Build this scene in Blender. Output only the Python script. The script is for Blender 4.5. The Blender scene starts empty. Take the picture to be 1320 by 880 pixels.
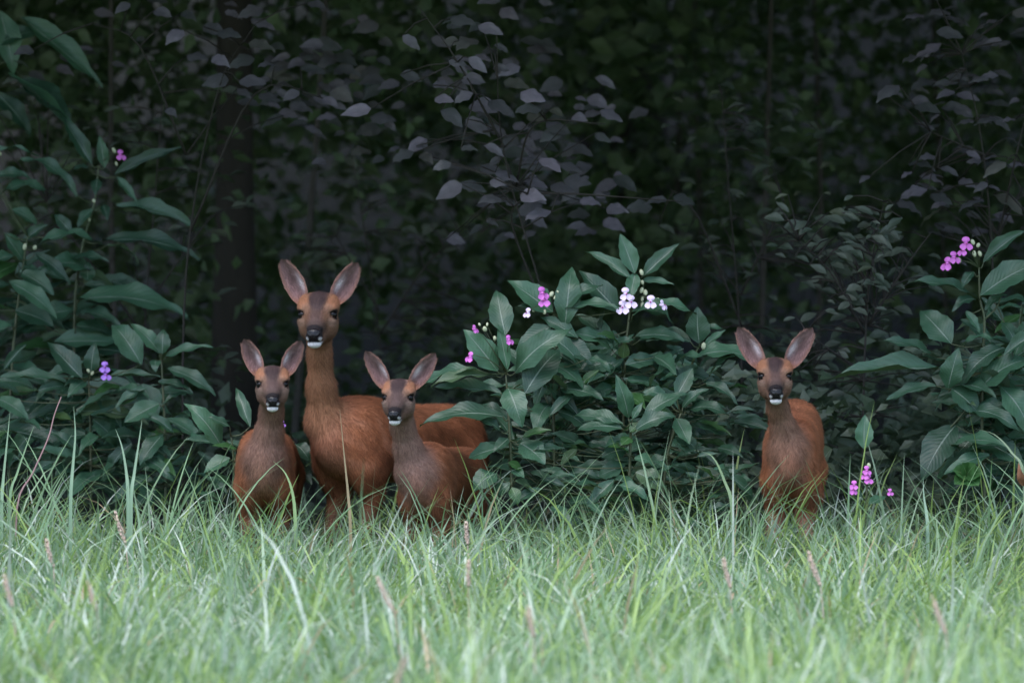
import bpy, math, random
import numpy as np
from mathutils import Vector, Matrix

# ------------------------------------------------------------------ camera, sky, sun, exposure
SC = bpy.context.scene
COL = SC.collection
F_PX = 8400.0                      # focal length in photograph pixels (1320 wide)
CAM_H = 1.4
PITCH = math.atan2(253.0, F_PX)
cam_d = bpy.data.cameras.new("camera")
cam_d.sensor_width = 36.0
cam_d.lens = 36.0 * F_PX / 1320.0
cam_d.clip_start = 0.5
cam_d.clip_end = 2000.0
cam_d.dof.use_dof = True
cam_d.dof.focus_distance = 20.0
cam_d.dof.aperture_fstop = 4.0
cam = bpy.data.objects.new("camera", cam_d)
cam.location = (0, 0, CAM_H)
cam.rotation_euler = (math.pi / 2 - PITCH, 0, 0)
COL.objects.link(cam)
SC.camera = cam

SUN_EL, SUN_AZ = 66.0, 205.0       # azimuth: clockwise from +Y, so the light comes from behind the camera
world = bpy.data.worlds.new("World")
SC.world = world
world.use_nodes = True
wn, wl = world.node_tree.nodes, world.node_tree.links
wn.clear()
w_out = wn.new("ShaderNodeOutputWorld")
w_bg = wn.new("ShaderNodeBackground")
w_sky = wn.new("ShaderNodeTexSky")
w_sky.sky_type = 'NISHITA'
w_sky.sun_disc = False
w_sky.sun_elevation = math.radians(SUN_EL)
w_sky.sun_rotation = math.radians(SUN_AZ)
w_sky.air_density = 1.0
w_sky.dust_density = 1.0
w_sky.ozone_density = 2.0
w_hs = wn.new("ShaderNodeHueSaturation")        # an overcast sky: the same sky, greyer
w_hs.inputs["Saturation"].default_value = 0.9
w_bg.inputs["Strength"].default_value = 0.10
wl.new(w_sky.outputs[0], w_hs.inputs["Color"])
wl.new(w_hs.outputs[0], w_bg.inputs["Color"])
wl.new(w_bg.outputs[0], w_out.inputs["Surface"])

sun_d = bpy.data.lights.new("sun", 'SUN')
sun_d.energy = 1.4
sun_d.angle = math.radians(60)
sun_d.color = (1.0, 0.985, 0.975)
sun = bpy.data.objects.new("sun", sun_d)
az, el = math.radians(SUN_AZ), math.radians(SUN_EL)
to_sun = Vector((math.sin(az) * math.cos(el), math.cos(az) * math.cos(el), math.sin(el)))
sun.rotation_euler = to_sun.to_track_quat('Z', 'Y').to_euler()
sun.location = to_sun * 60
COL.objects.link(sun)

SC.view_settings.view_transform = 'Standard'
SC.view_settings.look = 'None'
SC.view_settings.gamma = 1.0
SC.view_settings.exposure = 1.95
SC.cycles.max_bounces = 6
SC.cycles.diffuse_bounces = 3
SC.cycles.glossy_bounces = 2
SC.cycles.transmission_bounces = 3

rng = np.random.default_rng(7)
rnd = random.Random(11)

CAM_R = Matrix.Rotation(math.pi / 2 - PITCH, 3, 'X')
def at(px, py, Y):
    """world point seen at photograph pixel (px, py), at distance Y from the camera"""
    d = CAM_R @ Vector(((px - 660.0) / F_PX, -(py - 440.0) / F_PX, -1.0))
    k = Y / d.y
    return Vector((d.x * k, Y, CAM_H + d.z * k))

# ------------------------------------------------------------------ helpers
def tag(o, label=None, cat=None, group=None, kind=None):
    if label: o['label'] = label
    if cat: o['category'] = cat
    if group: o['group'] = group
    if kind: o['kind'] = kind
    return o

def empty(name, loc, label, cat, group=None):
    o = bpy.data.objects.new(name, None)
    o.empty_display_size = 0.1
    o.location = loc
    COL.objects.link(o)
    return tag(o, label, cat, group)

def np_mesh(name, verts, faces_flat, loop_tot, mat=None, smooth=True, uv=None, attrs=None):
    """fast mesh from arrays: faces_flat = vertex index per loop, loop_tot = loops per face"""
    me = bpy.data.meshes.new(name)
    verts = np.asarray(verts, np.float32)
    faces_flat = np.asarray(faces_flat, np.int32)
    loop_tot = np.asarray(loop_tot, np.int32)
    me.vertices.add(len(verts))
    me.vertices.foreach_set("co", verts.ravel())
    me.loops.add(len(faces_flat))
    me.loops.foreach_set("vertex_index", faces_flat)
    me.polygons.add(len(loop_tot))
    st = np.zeros(len(loop_tot), np.int32)
    st[1:] = np.cumsum(loop_tot)[:-1]
    me.polygons.foreach_set("loop_start", st)
    try:
        me.polygons.foreach_set("loop_total", loop_tot)
    except Exception:
        pass
    me.polygons.foreach_set("use_smooth", np.full(len(loop_tot), smooth, bool))
    if uv is not None:
        l = me.uv_layers.new(name="UVMap")
        l.data.foreach_set("uv", np.asarray(uv, np.float32)[faces_flat].ravel())
    for k, (typ, data) in (attrs or {}).items():
        a = me.attributes.new(k, typ, 'POINT')
        data = np.asarray(data, np.float32)
        if typ == 'FLOAT_COLOR':
            if data.shape[1] == 3:
                data = np.c_[data, np.ones(len(data), np.float32)]
            a.data.foreach_set("color", data.astype(np.float32).ravel())
        elif typ == 'FLOAT_VECTOR':
            a.data.foreach_set("vector", data.ravel())
        else:
            a.data.foreach_set("value", data.ravel())
    if mat: me.materials.append(mat)
    me.update(calc_edges=True)
    me.validate()
    return me

def link(name, me, parent=None, loc=None):
    o = bpy.data.objects.new(name, me)
    COL.objects.link(o)
    if parent: o.parent = parent
    if loc is not None: o.location = loc
    return o

def tube_arrays(pts, radii, n=8):
    pts = [Vector(p) for p in pts]
    radii = [float(x) for x in radii]
    V, F = [], []
    for i, p in enumerate(pts):
        a = pts[max(i - 1, 0)]; b = pts[min(i + 1, len(pts) - 1)]
        d = (b - a).normalized()
        ref = Vector((0, -1, 0)) if abs(d.y) < .9 else Vector((1, 0, 0))
        u = d.cross(ref).normalized(); v = d.cross(u)
        for k in range(n):
            t = 2 * math.pi * k / n
            V.append(p + radii[i] * (math.cos(t) * u + math.sin(t) * v))
    m = len(pts)
    for i in range(m - 1):
        for k in range(n):
            F.append((i * n + k, i * n + (k + 1) % n, (i + 1) * n + (k + 1) % n, (i + 1) * n + k))
    F.append(tuple(range(n - 1, -1, -1)))
    F.append(tuple((m - 1) * n + k for k in range(n)))
    return V, F

def mesh_vf(name, V, F, mat=None, smooth=True):
    me = bpy.data.meshes.new(name)
    me.from_pydata([tuple(v) for v in V], [], F)
    if smooth:
        me.polygons.foreach_set("use_smooth", [True] * len(me.polygons))
    if mat: me.materials.append(mat)
    return me

def bez(pts, n):
    """smooth poly-line through points (Catmull-Rom)"""
    P = [Vector(p) for p in pts]
    P = [P[0] * 2 - P[1]] + P + [P[-1] * 2 - P[-2]]
    out = []
    for i in range(1, len(P) - 2):
        for k in range(n):
            t = k / n
            a, b, c, d = P[i - 1], P[i], P[i + 1], P[i + 2]
            out.append(.5 * ((2 * b) + (c - a) * t + (2 * a - 5 * b + 4 * c - d) * t * t + (3 * b - a - 3 * c + d) * t ** 3))
    out.append(P[-2])
    return out

# ------------------------------------------------------------------ materials
def new_mat(name):
    m = bpy.data.materials.new(name)
    m.use_nodes = True
    nt = m.node_tree
    nt.nodes.clear()
    out = nt.nodes.new("ShaderNodeOutputMaterial")
    p = nt.nodes.new("ShaderNodeBsdfPrincipled")
    nt.links.new(p.outputs[0], out.inputs[0])
    return m, nt, p, out

def N(nt, typ, **kw):
    n = nt.nodes.new(typ)
    for k, v in kw.items(): setattr(n, k, v)
    return n

def mixc(nt, fac, a, b, mode='MIX'):
    n = N(nt, "ShaderNodeMix", data_type='RGBA', blend_type=mode)
    for sock, v in ((n.inputs[0], fac), (n.inputs[6], a), (n.inputs[7], b)):
        if hasattr(v, "links"): nt.links.new(v, sock)
        elif isinstance(v, (int, float)): sock.default_value = v
        else: sock.default_value = (*v, 1)
    return n.outputs[2]

def math_n(nt, op, a, b=0.0, c=0.0):
    n = N(nt, "ShaderNodeMath", operation=op)
    for i, v in enumerate((a, b, c)):
        if hasattr(v, "links"): nt.links.new(v, n.inputs[i])
        else: n.inputs[i].default_value = v
    return n.outputs[0]

def leaf_mat(name, c1, c2, rib=None, rough=0.42, spec=0.5, trans=0.22, under=None, per_island=False, vein=True):
    m, nt, p, out = new_mat(name)
    L = nt.links
    if per_island:
        r = N(nt, "ShaderNodeNewGeometry").outputs["Random Per Island"]
    else:
        r = N(nt, "ShaderNodeObjectInfo").outputs["Random"]
    col = mixc(nt, r, c1, c2)
    if not per_island:
        tc = N(nt, "ShaderNodeTexCoord")
        nz = N(nt, "ShaderNodeTexNoise")
        nz.inputs["Scale"].default_value = 5.0
        nz.inputs["Detail"].default_value = 3.0
        L.new(tc.outputs["Object"], nz.inputs["Vector"])
        old = math_n(nt, 'GREATER_THAN', math_n(nt, 'FRACT', math_n(nt, 'MULTIPLY', r, 37.7)), .95)
        col = mixc(nt, math_n(nt, 'MULTIPLY', old, .3), col, (.13, .13, .04))
        vs = N(nt, "ShaderNodeTexVoronoi"); vs.inputs["Scale"].default_value = 7.0
        L.new(tc.outputs["Object"], vs.inputs["Vector"])
        spot = math_n(nt, 'MULTIPLY', math_n(nt, 'LESS_THAN', vs.outputs["Distance"], .09), math_n(nt, 'GREATER_THAN', r, .55))
        col = mixc(nt, math_n(nt, 'MULTIPLY', spot, .55), col, (.05, .035, .015))
        dark = mixc(nt, 1.0, col, (.62, .7, .62), 'MULTIPLY')
        k = math_n(nt, 'MULTIPLY_ADD', nz.outputs[0], 1.8, -.45)
        k = math_n(nt, 'MINIMUM', math_n(nt, 'MAXIMUM', k, 0.0), 1.0)
        col = mixc(nt, k, dark, col)
        sep = N(nt, "ShaderNodeSeparateXYZ")
        L.new(tc.outputs["UV"], sep.inputs[0])
        au = math_n(nt, 'ABSOLUTE', math_n(nt, 'SUBTRACT', sep.outputs[0], .5))
        ph = math_n(nt, 'SUBTRACT', math_n(nt, 'MULTIPLY', sep.outputs[1], 13.0), math_n(nt, 'MULTIPLY', au, 6.0))
        w = math_n(nt, 'SINE', math_n(nt, 'MULTIPLY', ph, 6.2832))
        if vein:
            vl = math_n(nt, 'GREATER_THAN', w, .88)
            col = mixc(nt, math_n(nt, 'MULTIPLY', vl, .07), col, tuple(min(1, x * 2.2) for x in c2))
            bp = N(nt, "ShaderNodeBump")
            bp.inputs["Strength"].default_value = .10
            bp.inputs["Distance"].default_value = .004
            L.new(w, bp.inputs["Height"])
            L.new(bp.outputs[0], p.inputs["Normal"])
        if rib:
            wid = math_n(nt, 'MULTIPLY_ADD', sep.outputs[1], -.030, .034)
            msk = math_n(nt, 'LESS_THAN', au, wid)
            col = mixc(nt, msk, col, rib)
    if under:
        bf = N(nt, "ShaderNodeNewGeometry").outputs["Backfacing"]
        col = mixc(nt, math_n(nt, 'MULTIPLY', bf, .7), col, under)
    L.new(col, p.inputs["Base Color"])
    p.inputs["Roughness"].default_value = rough
    p.inputs["Specular IOR Level"].default_value = spec
    tr = N(nt, "ShaderNodeBsdfTranslucent")
    L.new(mixc(nt, 1.0, col, (1.1, 1.5, .6), 'MULTIPLY'), tr.inputs[0])
    mx = N(nt, "ShaderNodeMixShader")
    mx.inputs[0].default_value = trans
    L.new(p.outputs[0], mx.inputs[1]); L.new(tr.outputs[0], mx.inputs[2])
    L.new(mx.outputs[0], out.inputs[0])
    return m

def plain_mat(name, c1, c2=None, rough=.6, spec=.4, scale=20.0, bump=0.0, stretch=None):
    m, nt, p, out = new_mat(name)
    tc = N(nt, "ShaderNodeTexCoord")
    nz = N(nt, "ShaderNodeTexNoise")
    nz.inputs["Scale"].default_value = scale
    nz.inputs["Detail"].default_value = 5.0
    vec = tc.outputs["Object"]
    if stretch:
        mp = N(nt, "ShaderNodeMapping")
        mp.inputs["Scale"].default_value = stretch
        nt.links.new(vec, mp.inputs[0]); vec = mp.outputs[0]
    nt.links.new(vec, nz.inputs["Vector"])
    nt.links.new(mixc(nt, nz.outputs[0], c1, c2 or c1), p.inputs["Base Color"])
    p.inputs["Roughness"].default_value = rough
    p.inputs["Specular IOR Level"].default_value = spec
    if bump:
        b = N(nt, "ShaderNodeBump")
        b.inputs["Strength"].default_value = 1.0
        b.inputs["Distance"].default_value = bump
        nt.links.new(nz.outputs[0], b.inputs["Height"])
        nt.links.new(b.outputs[0], p.inputs["Normal"])
    return m

M_BALSAM = leaf_mat("balsam_leaf", (.028, .070, .043), (.070, .158, .095), rib=(.17, .22, .18), under=(.07, .095, .08))
M_BALSAM_G = leaf_mat("balsam_leaf_fresh", (.035, .10, .03), (.055, .14, .045), rib=(.13, .22, .11))
M_HAZEL_SKY = leaf_mat("hazel_leaf_sky_tint", (.065, .07, .065), (.21, .175, .215), rib=None, rough=.42, under=(.15, .14, .155))  # lilac sheen of the sky is put into the leaf colour
M_BUSH = leaf_mat("bush_leaf", (.055, .08, .055), (.14, .15, .12), rib=None, rough=.5)
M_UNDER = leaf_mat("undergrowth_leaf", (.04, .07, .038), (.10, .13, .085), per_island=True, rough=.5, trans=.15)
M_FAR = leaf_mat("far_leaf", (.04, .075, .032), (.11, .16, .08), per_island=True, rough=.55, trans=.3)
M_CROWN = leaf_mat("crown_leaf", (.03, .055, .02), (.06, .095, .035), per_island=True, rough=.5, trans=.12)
M_STEM = plain_mat("balsam_stem", (.045, .09, .035), (.085, .07, .045), rough=.45, scale=6)
M_TWIG = plain_mat("twig_bark", (.022, .019, .016), (.045, .038, .032), rough=.85, scale=30, bump=.004)
M_BARK = plain_mat("tree_bark", (.016, .014, .012), (.045, .04, .034), rough=.9, scale=14, bump=.02, stretch=(1, 1, .25))
M_MAGENTA = plain_mat("magenta_petal", (.50, .10, .46), (.66, .20, .60), rough=.55, scale=60)
M_VIOLET = plain_mat("violet_petal", (.36, .15, .66), (.48, .25, .74), rough=.55, scale=60)
M_PALE = plain_mat("pale_pink_petal", (.74, .55, .80), (.85, .72, .88), rough=.55, scale=60)
M_THROAT = plain_mat("flower_throat", (.35, .04, .25), (.45, .08, .3), rough=.6, scale=80)
M_BUD = plain_mat("flower_bud", (.30, .36, .18), (.55, .55, .42), rough=.5, scale=60)
M_DRY = plain_mat("dry_grass", (.50, .36, .30), (.68, .54, .47), rough=.7, scale=40)
M_REDSTEM = plain_mat("reddish_stem", (.20, .11, .12), (.32, .2, .2), rough=.6, scale=30)
M_LITTER = plain_mat("dead_leaf", (.16, .065, .035), (.24, .11, .06), rough=.7, scale=30)

# ------------------------------------------------------------------ ground
def ground_z(x, y):
    """flat meadow and wood edge, plus an added bank that shuts out the sky behind the wood"""
    t = np.clip((y - 31.0) / 20.0, 0, 1)  # added rise closes off the sky between the leaves
    return 9.0 * t * t * (3 - 2 * t)

gm, nt, p, out = new_mat("ground")
tc = N(nt, "ShaderNodeTexCoord")
n1 = N(nt, "ShaderNodeTexNoise"); n1.inputs["Scale"].default_value = 9.0; n1.inputs["Detail"].default_value = 8.0
n2 = N(nt, "ShaderNodeTexNoise"); n2.inputs["Scale"].default_value = .6; n2.inputs["Detail"].default_value = 4.0
nt.links.new(tc.outputs["Object"], n1.inputs["Vector"]); nt.links.new(tc.outputs["Object"], n2.inputs["Vector"])
grass_c = mixc(nt, n1.outputs[0], (.05, .11, .035), (.12, .2, .07))
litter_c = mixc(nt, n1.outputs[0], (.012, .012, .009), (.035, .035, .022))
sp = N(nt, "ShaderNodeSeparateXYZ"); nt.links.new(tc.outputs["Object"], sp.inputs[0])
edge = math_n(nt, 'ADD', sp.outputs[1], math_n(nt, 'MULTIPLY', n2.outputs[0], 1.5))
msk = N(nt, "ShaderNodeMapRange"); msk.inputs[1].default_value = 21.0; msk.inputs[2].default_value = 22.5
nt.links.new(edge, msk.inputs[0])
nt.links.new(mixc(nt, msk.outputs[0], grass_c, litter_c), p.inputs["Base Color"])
p.inputs["Roughness"].default_value = .95
bp = N(nt, "ShaderNodeBump"); bp.inputs["Distance"].default_value = .03
nt.links.new(n1.outputs[0], bp.inputs["Height"]); nt.links.new(bp.outputs[0], p.inputs["Normal"])
gx = np.r_[-400, -200, -100, -60, np.linspace(-40, 40, 41), 60, 100, 200, 400].astype(float)
gy = np.r_[-400, -200, -100, -50, -20, np.linspace(0, 60, 61), 80, 120, 200, 400].astype(float)
GX, GY = np.meshgrid(gx, gy, indexing='ij')
GZ = ground_z(GX, GY)
nx, ny = GX.shape
ii, jj = np.meshgrid(np.arange(nx - 1), np.arange(ny - 1), indexing='ij')
q = np.stack([ii * ny + jj, (ii + 1) * ny + jj, (ii + 1) * ny + jj + 1, ii * ny + jj + 1], -1).reshape(-1, 4)
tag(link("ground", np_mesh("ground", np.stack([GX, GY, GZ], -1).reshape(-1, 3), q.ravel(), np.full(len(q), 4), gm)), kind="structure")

# ------------------------------------------------------------------ joined leaf masses
def leaf_cloud(P, size, nrm, drx, mat, name, ratio=.5):
    """one mesh of many small folded leaves: P base points, drx pointing directions, nrm normals"""
    n = len(P)
    drx = drx / np.linalg.norm(drx, axis=1, keepdims=True)
    sid = np.cross(drx, nrm); sid /= np.linalg.norm(sid, axis=1, keepdims=True) + 1e-9
    up = np.cross(sid, drx)
    s = size[:, None]
    w = s * ratio * .5
    A = P
    B = P + drx * s * .42 + sid * w + up * s * .06
    C = P + drx * s * .42 - sid * w + up * s * .06
    D = P + drx * s - up * s * .12
    E = P + drx * s * .5 - up * s * .0
    V = np.stack([A, B, D, C, E], 1).reshape(-1, 3)
    b = (np.arange(n) * 5)[:, None]
    F = np.concatenate([b + np.array([[0, 1, 4]]), b + np.array([[1, 2, 4]]), b + np.array([[2, 3, 4]]), b + np.array([[3, 0, 4]])], 1)
    return np_mesh(name, V, F.ravel(), np.full(n * 4, 3), mat, smooth=False)

def rand_dirs(n, zb=0.0, zs=1.0):
    d = rng.normal(size=(n, 3)); d[:, 2] = d[:, 2] * zs + zb
    return d / np.linalg.norm(d, axis=1, keepdims=True)

def clump_points(n, lo, hi, nclump, spread):
    c = rng.uniform(lo, hi, (nclump, 3))
    k = rng.integers(0, nclump, n)
    return c[k] + rng.normal(size=(n, 3)) * spread

# ------------------------------------------------------------------ trees; unseen crowns added overhead to shade the wood and deer
def tree(x, y, r, h, label, crown_lo, crown_hi, crown_r, n, leaf=.24, lean=(0, 0), off=(0, 0), cat="tree", group=None):
    z0 = float(ground_z(x, y))
    t = empty("tree", (x, y, z0 - .1), label, cat, group)
    pts = [(lean[0] * k * k, lean[1] * k * k, h * k) for k in np.linspace(0, 1, 8)]
    rad = [r * (1.35 if k == 0 else 1 - .65 * k) for k in np.linspace(0, 1, 8)]
    V, F = tube_arrays(pts, rad, 12)
    for b in range(9):
        k = .35 + .06 * b
        a = b * 2.4 + x
        p0 = Vector((lean[0] * k * k, lean[1] * k * k, h * k))
        ln = crown_r * (.85 - .4 * k)
        p1 = p0 + Vector((math.cos(a) * ln * .5, math.sin(a) * ln * .5, .25 * ln))
        p2 = p0 + Vector((math.cos(a) * ln, math.sin(a) * ln, .35 * ln))
        V2, F2 = tube_arrays([p0, p1, p2], [r * .42 * (1 - .4 * k), r * .25, r * .06], 6)
        o = len(V); V += V2; F += [tuple(i + o for i in f) for f in F2]
    link("trunk", mesh_vf("trunk", V, F, M_BARK), t)
    # unseen crown, placed to block light: leaf clumps through an uneven flattened dome
    nc = max(24, n // 90)
    cl = []
    while len(cl) < nc:
        q_ = rng.uniform(-1, 1, 3)
        rr = math.hypot(q_[0], q_[1])
        if rr < 1 and rr ** 2 + max(q_[2], 0) ** 2 < 1.05:
            cl.append((off[0] + q_[0] * crown_r, off[1] + q_[1] * crown_r, (crown_lo + crown_hi) / 2 + q_[2] * (crown_hi - crown_lo) / 2))
    cl = np.array(cl)
    P = cl[rng.integers(0, nc, n)] + rng.normal(size=(n, 3)) * np.array([.55, .55, .32]) * crown_r * .2
    P[:, 2] = np.maximum(P[:, 2], crown_lo - .1 + rng.uniform(0, .5, n))
    nr = rand_dirs(n, 1.2, .6)
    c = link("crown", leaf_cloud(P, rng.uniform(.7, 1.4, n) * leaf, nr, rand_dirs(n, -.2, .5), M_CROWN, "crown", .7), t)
    tag(c, kind="stuff")
    return t

tree(*at(303, 640, 26.5).xy, .085, 9.0, "slender dark tree trunk rising in the shaded hollow above the doe", 2.75, 9, 4.4, 8500, .3, off=(.3, -3.6))  # real trunk; its unseen crown is pushed forward to shade the deer
tree(-5.2, 24.5, .2, 11.0, "unseen large tree left of the frame, crown set to shade the wood edge", 2.7, 11, 4.4, 7500, .3, off=(0, -1.8))
tree(5.4, 24.6, .22, 11.5, "unseen large tree right of the frame, crown set to shade the wood edge", 2.7, 11, 4.4, 7500, .3, off=(0, -1.8))
tree(2.75, 28.5, .16, 10.0, "unseen tree behind the right fawn, crown pushed forward to shade the deer", 2.9, 10, 4.7, 9000, .3, off=(-.9, -5.4))
tree(-2.9, 31.5, .18, 11.0, "unseen tree behind the left balsam plants, crown pushed forward to shade the wood", 2.9, 11, 4.8, 7000, .3, off=(.4, -3))
tree(.6, 35.5, .2, 12.0, "tall tree on the added bank behind the balsam clump, unseen crown set for shade", 3.4, 12, 5, 6500, .3, off=(0, -2))
tree(4.2, 33.5, .17, 11.0, "unseen slim-trunked tree behind the right-hand balsam, crown set to shade the deep wood", 3.2, 11, 4.8, 6500, .3)
tree(-9.5, 30.0, .2, 11.0, "unseen outermost tree on the left, crown set to shade the wood", 2.6, 11, 5, 6500, .3)
tree(9.8, 30.0, .2, 11.0, "unseen outermost tree on the right, crown set to shade the wood", 2.6, 11, 5, 6500, .3)

# thin saplings
M_SAP = plain_mat("sapling_bark", (.03, .027, .024), (.08, .074, .066), rough=.85, scale=25, bump=.004)
def sapling(px, Y, r, lean, label):
    b = at(px, 700, Y); z0 = float(ground_z(b.x, b.y))
    t = empty("sapling", (b.x, b.y, z0 - .05), label, "sapling", "thin saplings in the wood")
    pts = bez([(0, 0, 0), (lean * .3 + rnd.uniform(-.05, .05), 0, 1.0), (lean * .7, .1, 2.2), (lean, .2, 3.8)], 4)
    V, F = tube_arrays(pts, [r * (1 - .6 * i / (len(pts) - 1)) for i in range(len(pts))], 8)
    link("trunk", mesh_vf("trunk", V, F, M_SAP), t)
    n = 420
    P = np.array([pts[i] for i in rng.integers(len(pts) // 3, len(pts), n)]) + rng.normal(size=(n, 3)) * np.array([.35, .3, .35])
    tag(link("foliage", leaf_cloud(P, rng.uniform(.05, .1, n), rand_dirs(n, .9, .6), rand_dirs(n, -.3, .5), M_FAR, "foliage", .6), t), kind="stuff")
for a in ((978, 27.0, .014, .08, "thin pale sapling above the gap between balsam clump and right fawn"),
          (905, 29.0, .011, -.05, "thin sapling in the far wood above the right side of the balsam clump"),
          (1042, 28.0, .014, .04, "thin sapling above the right fawn's head"),
          (868, 30.0, .016, .06, "thinnest sapling far back above the white balsam flowers"),
          (1225, 29.0, .011, -.12, "thin leaning sapling above the magenta flowers on the right"),
          (372, 25.5, .016, .22, "dark leaning sapling above the doe's ears"),
          (165, 26.0, .014, -.1, "dark sapling behind the tall balsam on the left")):
    sapling(*a)

# ------------------------------------------------------------------ far and middle undergrowth
n = 60000
P = clump_points(n, (-7, 27.0, .1), (7, 34, 3.7), 520, (.26, .24, .2))
P[:, 2] += ground_z(P[:, 0], P[:, 1]) * .9
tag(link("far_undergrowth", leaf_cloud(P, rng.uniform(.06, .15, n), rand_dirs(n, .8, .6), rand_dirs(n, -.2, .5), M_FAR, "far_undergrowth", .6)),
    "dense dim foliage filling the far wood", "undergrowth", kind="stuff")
n = 9000
P = clump_points(n, (-5, 22.3, .02), (5, 28, .45), 240, (.16, .16, .1))
P[:, 2] = np.abs(P[:, 2])
tag(link("forest_herbs", leaf_cloud(P, rng.uniform(.04, .1, n), rand_dirs(n, .9, .5), rand_dirs(n, .1, .5), M_UNDER, "forest_herbs", .55)),
    "low dark herbs covering the forest floor", "undergrowth", kind="stuff")

n = 2600
P = clump_points(n, (.45, 20.75, .05), (2.1, 22.2, .72), 130, (.07, .07, .05))
P[:, 2] = np.abs(P[:, 2])
tag(link("woodland_herbs", leaf_cloud(P, rng.uniform(.035, .085, n), rand_dirs(n, .7, .6) + np.array((0, -.5, 0)), rand_dirs(n, .0, .5), M_UNDER, "woodland_herbs", .55)),
    "dim leafy herbs growing around the lone right fawn", "undergrowth", kind="stuff")

# ------------------------------------------------------------------ leaves as single objects
def leaf_mesh(name, mat, prof, arch=.1, fold=.25, ruffle=.0, ns=8, twist=0.0, seed=0, skew=0.0, serr=0.0):
    """unit leaf: base at origin, tip at (0,1,0), half width 0.5 before scaling, normal +Z"""
    V, uv = [], []
    r = random.Random(seed)
    ph = r.uniform(0, 6.28)
    us = (-1, -.5, 0, .5, 1)
    for i in range(ns + 1):
        t = i / ns
        w = prof(t) * .5
        z0 = arch * 4 * t * (1 - t) * (1 + .25 * (t - .5))
        for u in us:
            wob = 1 + serr * (1 if i % 2 else -1) * (abs(u) == 1)
            x = u * w * wob + skew * math.sin(t * math.pi)
            zz = z0 + fold * abs(u) * w * .35 + ruffle * abs(u) * math.sin(t * 15 + ph + (1.7 if u > 0 else 0)) * .05
            a = twist * (t - .3)
            V.append((x * math.cos(a) , t, zz + x * math.sin(a) * .35))
            uv.append(((u + 1) / 2, t))
    F = []
    for i in range(ns):
        for k in range(4):
            a = i * 5 + k
            F += [a, a + 1, a + 6, a + 5]
    return np_mesh(name, V, F, [4] * (ns * 4), mat, True, uv)

lance = lambda t: (.10 if t < .06 else max(.0, math.sin(math.pi * min(1, (t - .04) / .96) ** .78)) ** .85 * (1 - .25 * t) * 1.12) if t < .999 else .0
ovate = lambda t: (.06 if t < .05 else max(0, math.sin(math.pi * min(1, (t - .04) / .96) ** .66)) ** .8 * (1 - .25 * t * t)) if t < .999 else 0.0
ellip = lambda t: (.05 if t < .05 else max(0, math.sin(math.pi * (t - .04) / .96)) ** .8) if t < .999 else 0.0
BAL = [leaf_mesh("leaf", M_BALSAM, lance, a, f, ru, 10, tw, i, sk, .05) for i, (a, f, ru, tw, sk) in enumerate(
    ((.03, .5, .5, 0, .01), (.08, .35, .7, .4, -.02), (.12, .3, .6, -.4, .03), (.16, .4, .8, .3, .0), (.05, .6, .5, -.6, -.03), (.2, .3, .9, .1, .02)))]
BALG = [leaf_mesh("leaf", M_BALSAM_G, lance, a, f, ru, 8, tw, i + 20) for i, (a, f, ru, tw) in enumerate(((.04, .5, .4, 0), (.1, .4, .6, .4), (.07, .3, .5, -.4)))]
HAZ = [leaf_mesh("leaf", M_HAZEL_SKY, ovate, a, f, ru, 7, tw, i + 40, sk, .04) for i, (a, f, ru, tw, sk) in enumerate(
    ((.04, .2, .5, 0, 0), (.1, -.2, .8, .3, .04), (.06, .4, .6, -.4, -.04), (.14, .1, 1.0, .2, .02)))]
BSH = [leaf_mesh("leaf", M_BUSH, ellip, a, f, ru, 6, tw, i + 60) for i, (a, f, ru, tw) in enumerate(((.05, .4, .3, 0), (.12, .3, .5, .5), (.08, .6, .4, -.5)))]

def put_leaf(me, B, T, width, nrm, root, name="leaf"):
    """leaf object from base B to tip T (world), facing nrm, child of root"""
    B, T = Vector(B), Vector(T)
    y = T - B; L = y.length; y.normalize()
    z = Vector(nrm) - y * y.dot(Vector(nrm))
    if z.length < 1e-3: z = y.orthogonal()
    z.normalize(); x = y.cross(z)
    m = Matrix(((x.x * width, y.x * L, z.x * L), (x.y * width, y.y * L, z.y * L), (x.z * width, y.z * L, z.z * L)))
    o = bpy.data.objects.new(name, me)
    COL.objects.link(o)
    o.parent = root
    m4 = m.to_4x4(); m4.translation = B - root.location
    o.matrix_basis = m4
    return o

# ------------------------------------------------------------------ balsam flowers
def petal_mesh(name, mat, wd, ht, cup, notch=0.0):
    V, F = [(0, 0, 0)], []
    n = 12
    for ring in (.55, 1.0):
        for k in range(n):
            a = 2 * math.pi * k / n
            rr = ring * (1 - notch * max(0, math.cos(a - math.pi / 2)) ** 6)
            V.append((math.cos(a) * wd * .5 * rr, -cup * rr * rr, (math.sin(a) + .8) * ht * .5 * rr))
    for k in range(n):
        F.append((0, 1 + k, 1 + (k + 1) % n))
        F.append((1 + k, 1 + n + k, 1 + n + (k + 1) % n, 1 + (k + 1) % n))
    return mesh_vf(name, V, F, mat)
def blob_mesh(name, mat, rx, ry, rz, seg=10, rings=7):
    V, F = [(0, 0, rz)], []
    for i in range(1, rings):
        t = math.pi * i / rings
        for k in range(seg):
            a = 2 * math.pi * k / seg
            V.append((rx * math.sin(t) * math.cos(a), ry * math.sin(t) * math.sin(a), rz * math.cos(t)))
    V.append((0, 0, -rz))
    for k in range(seg):
        F.append((0, 1 + k, 1 + (k + 1) % seg))
        F.append((len(V) - 1, 1 + (rings - 2) * seg + (k + 1) % seg, 1 + (rings - 2) * seg + k))
    for i in range(rings - 2):
        for k in range(seg):
            a = 1 + i * seg
            F.append((a + k, a + seg + k, a + seg + (k + 1) % seg, a + (k + 1) % seg))
    return mesh_vf(name, V, F, mat)
FL = {}
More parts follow.
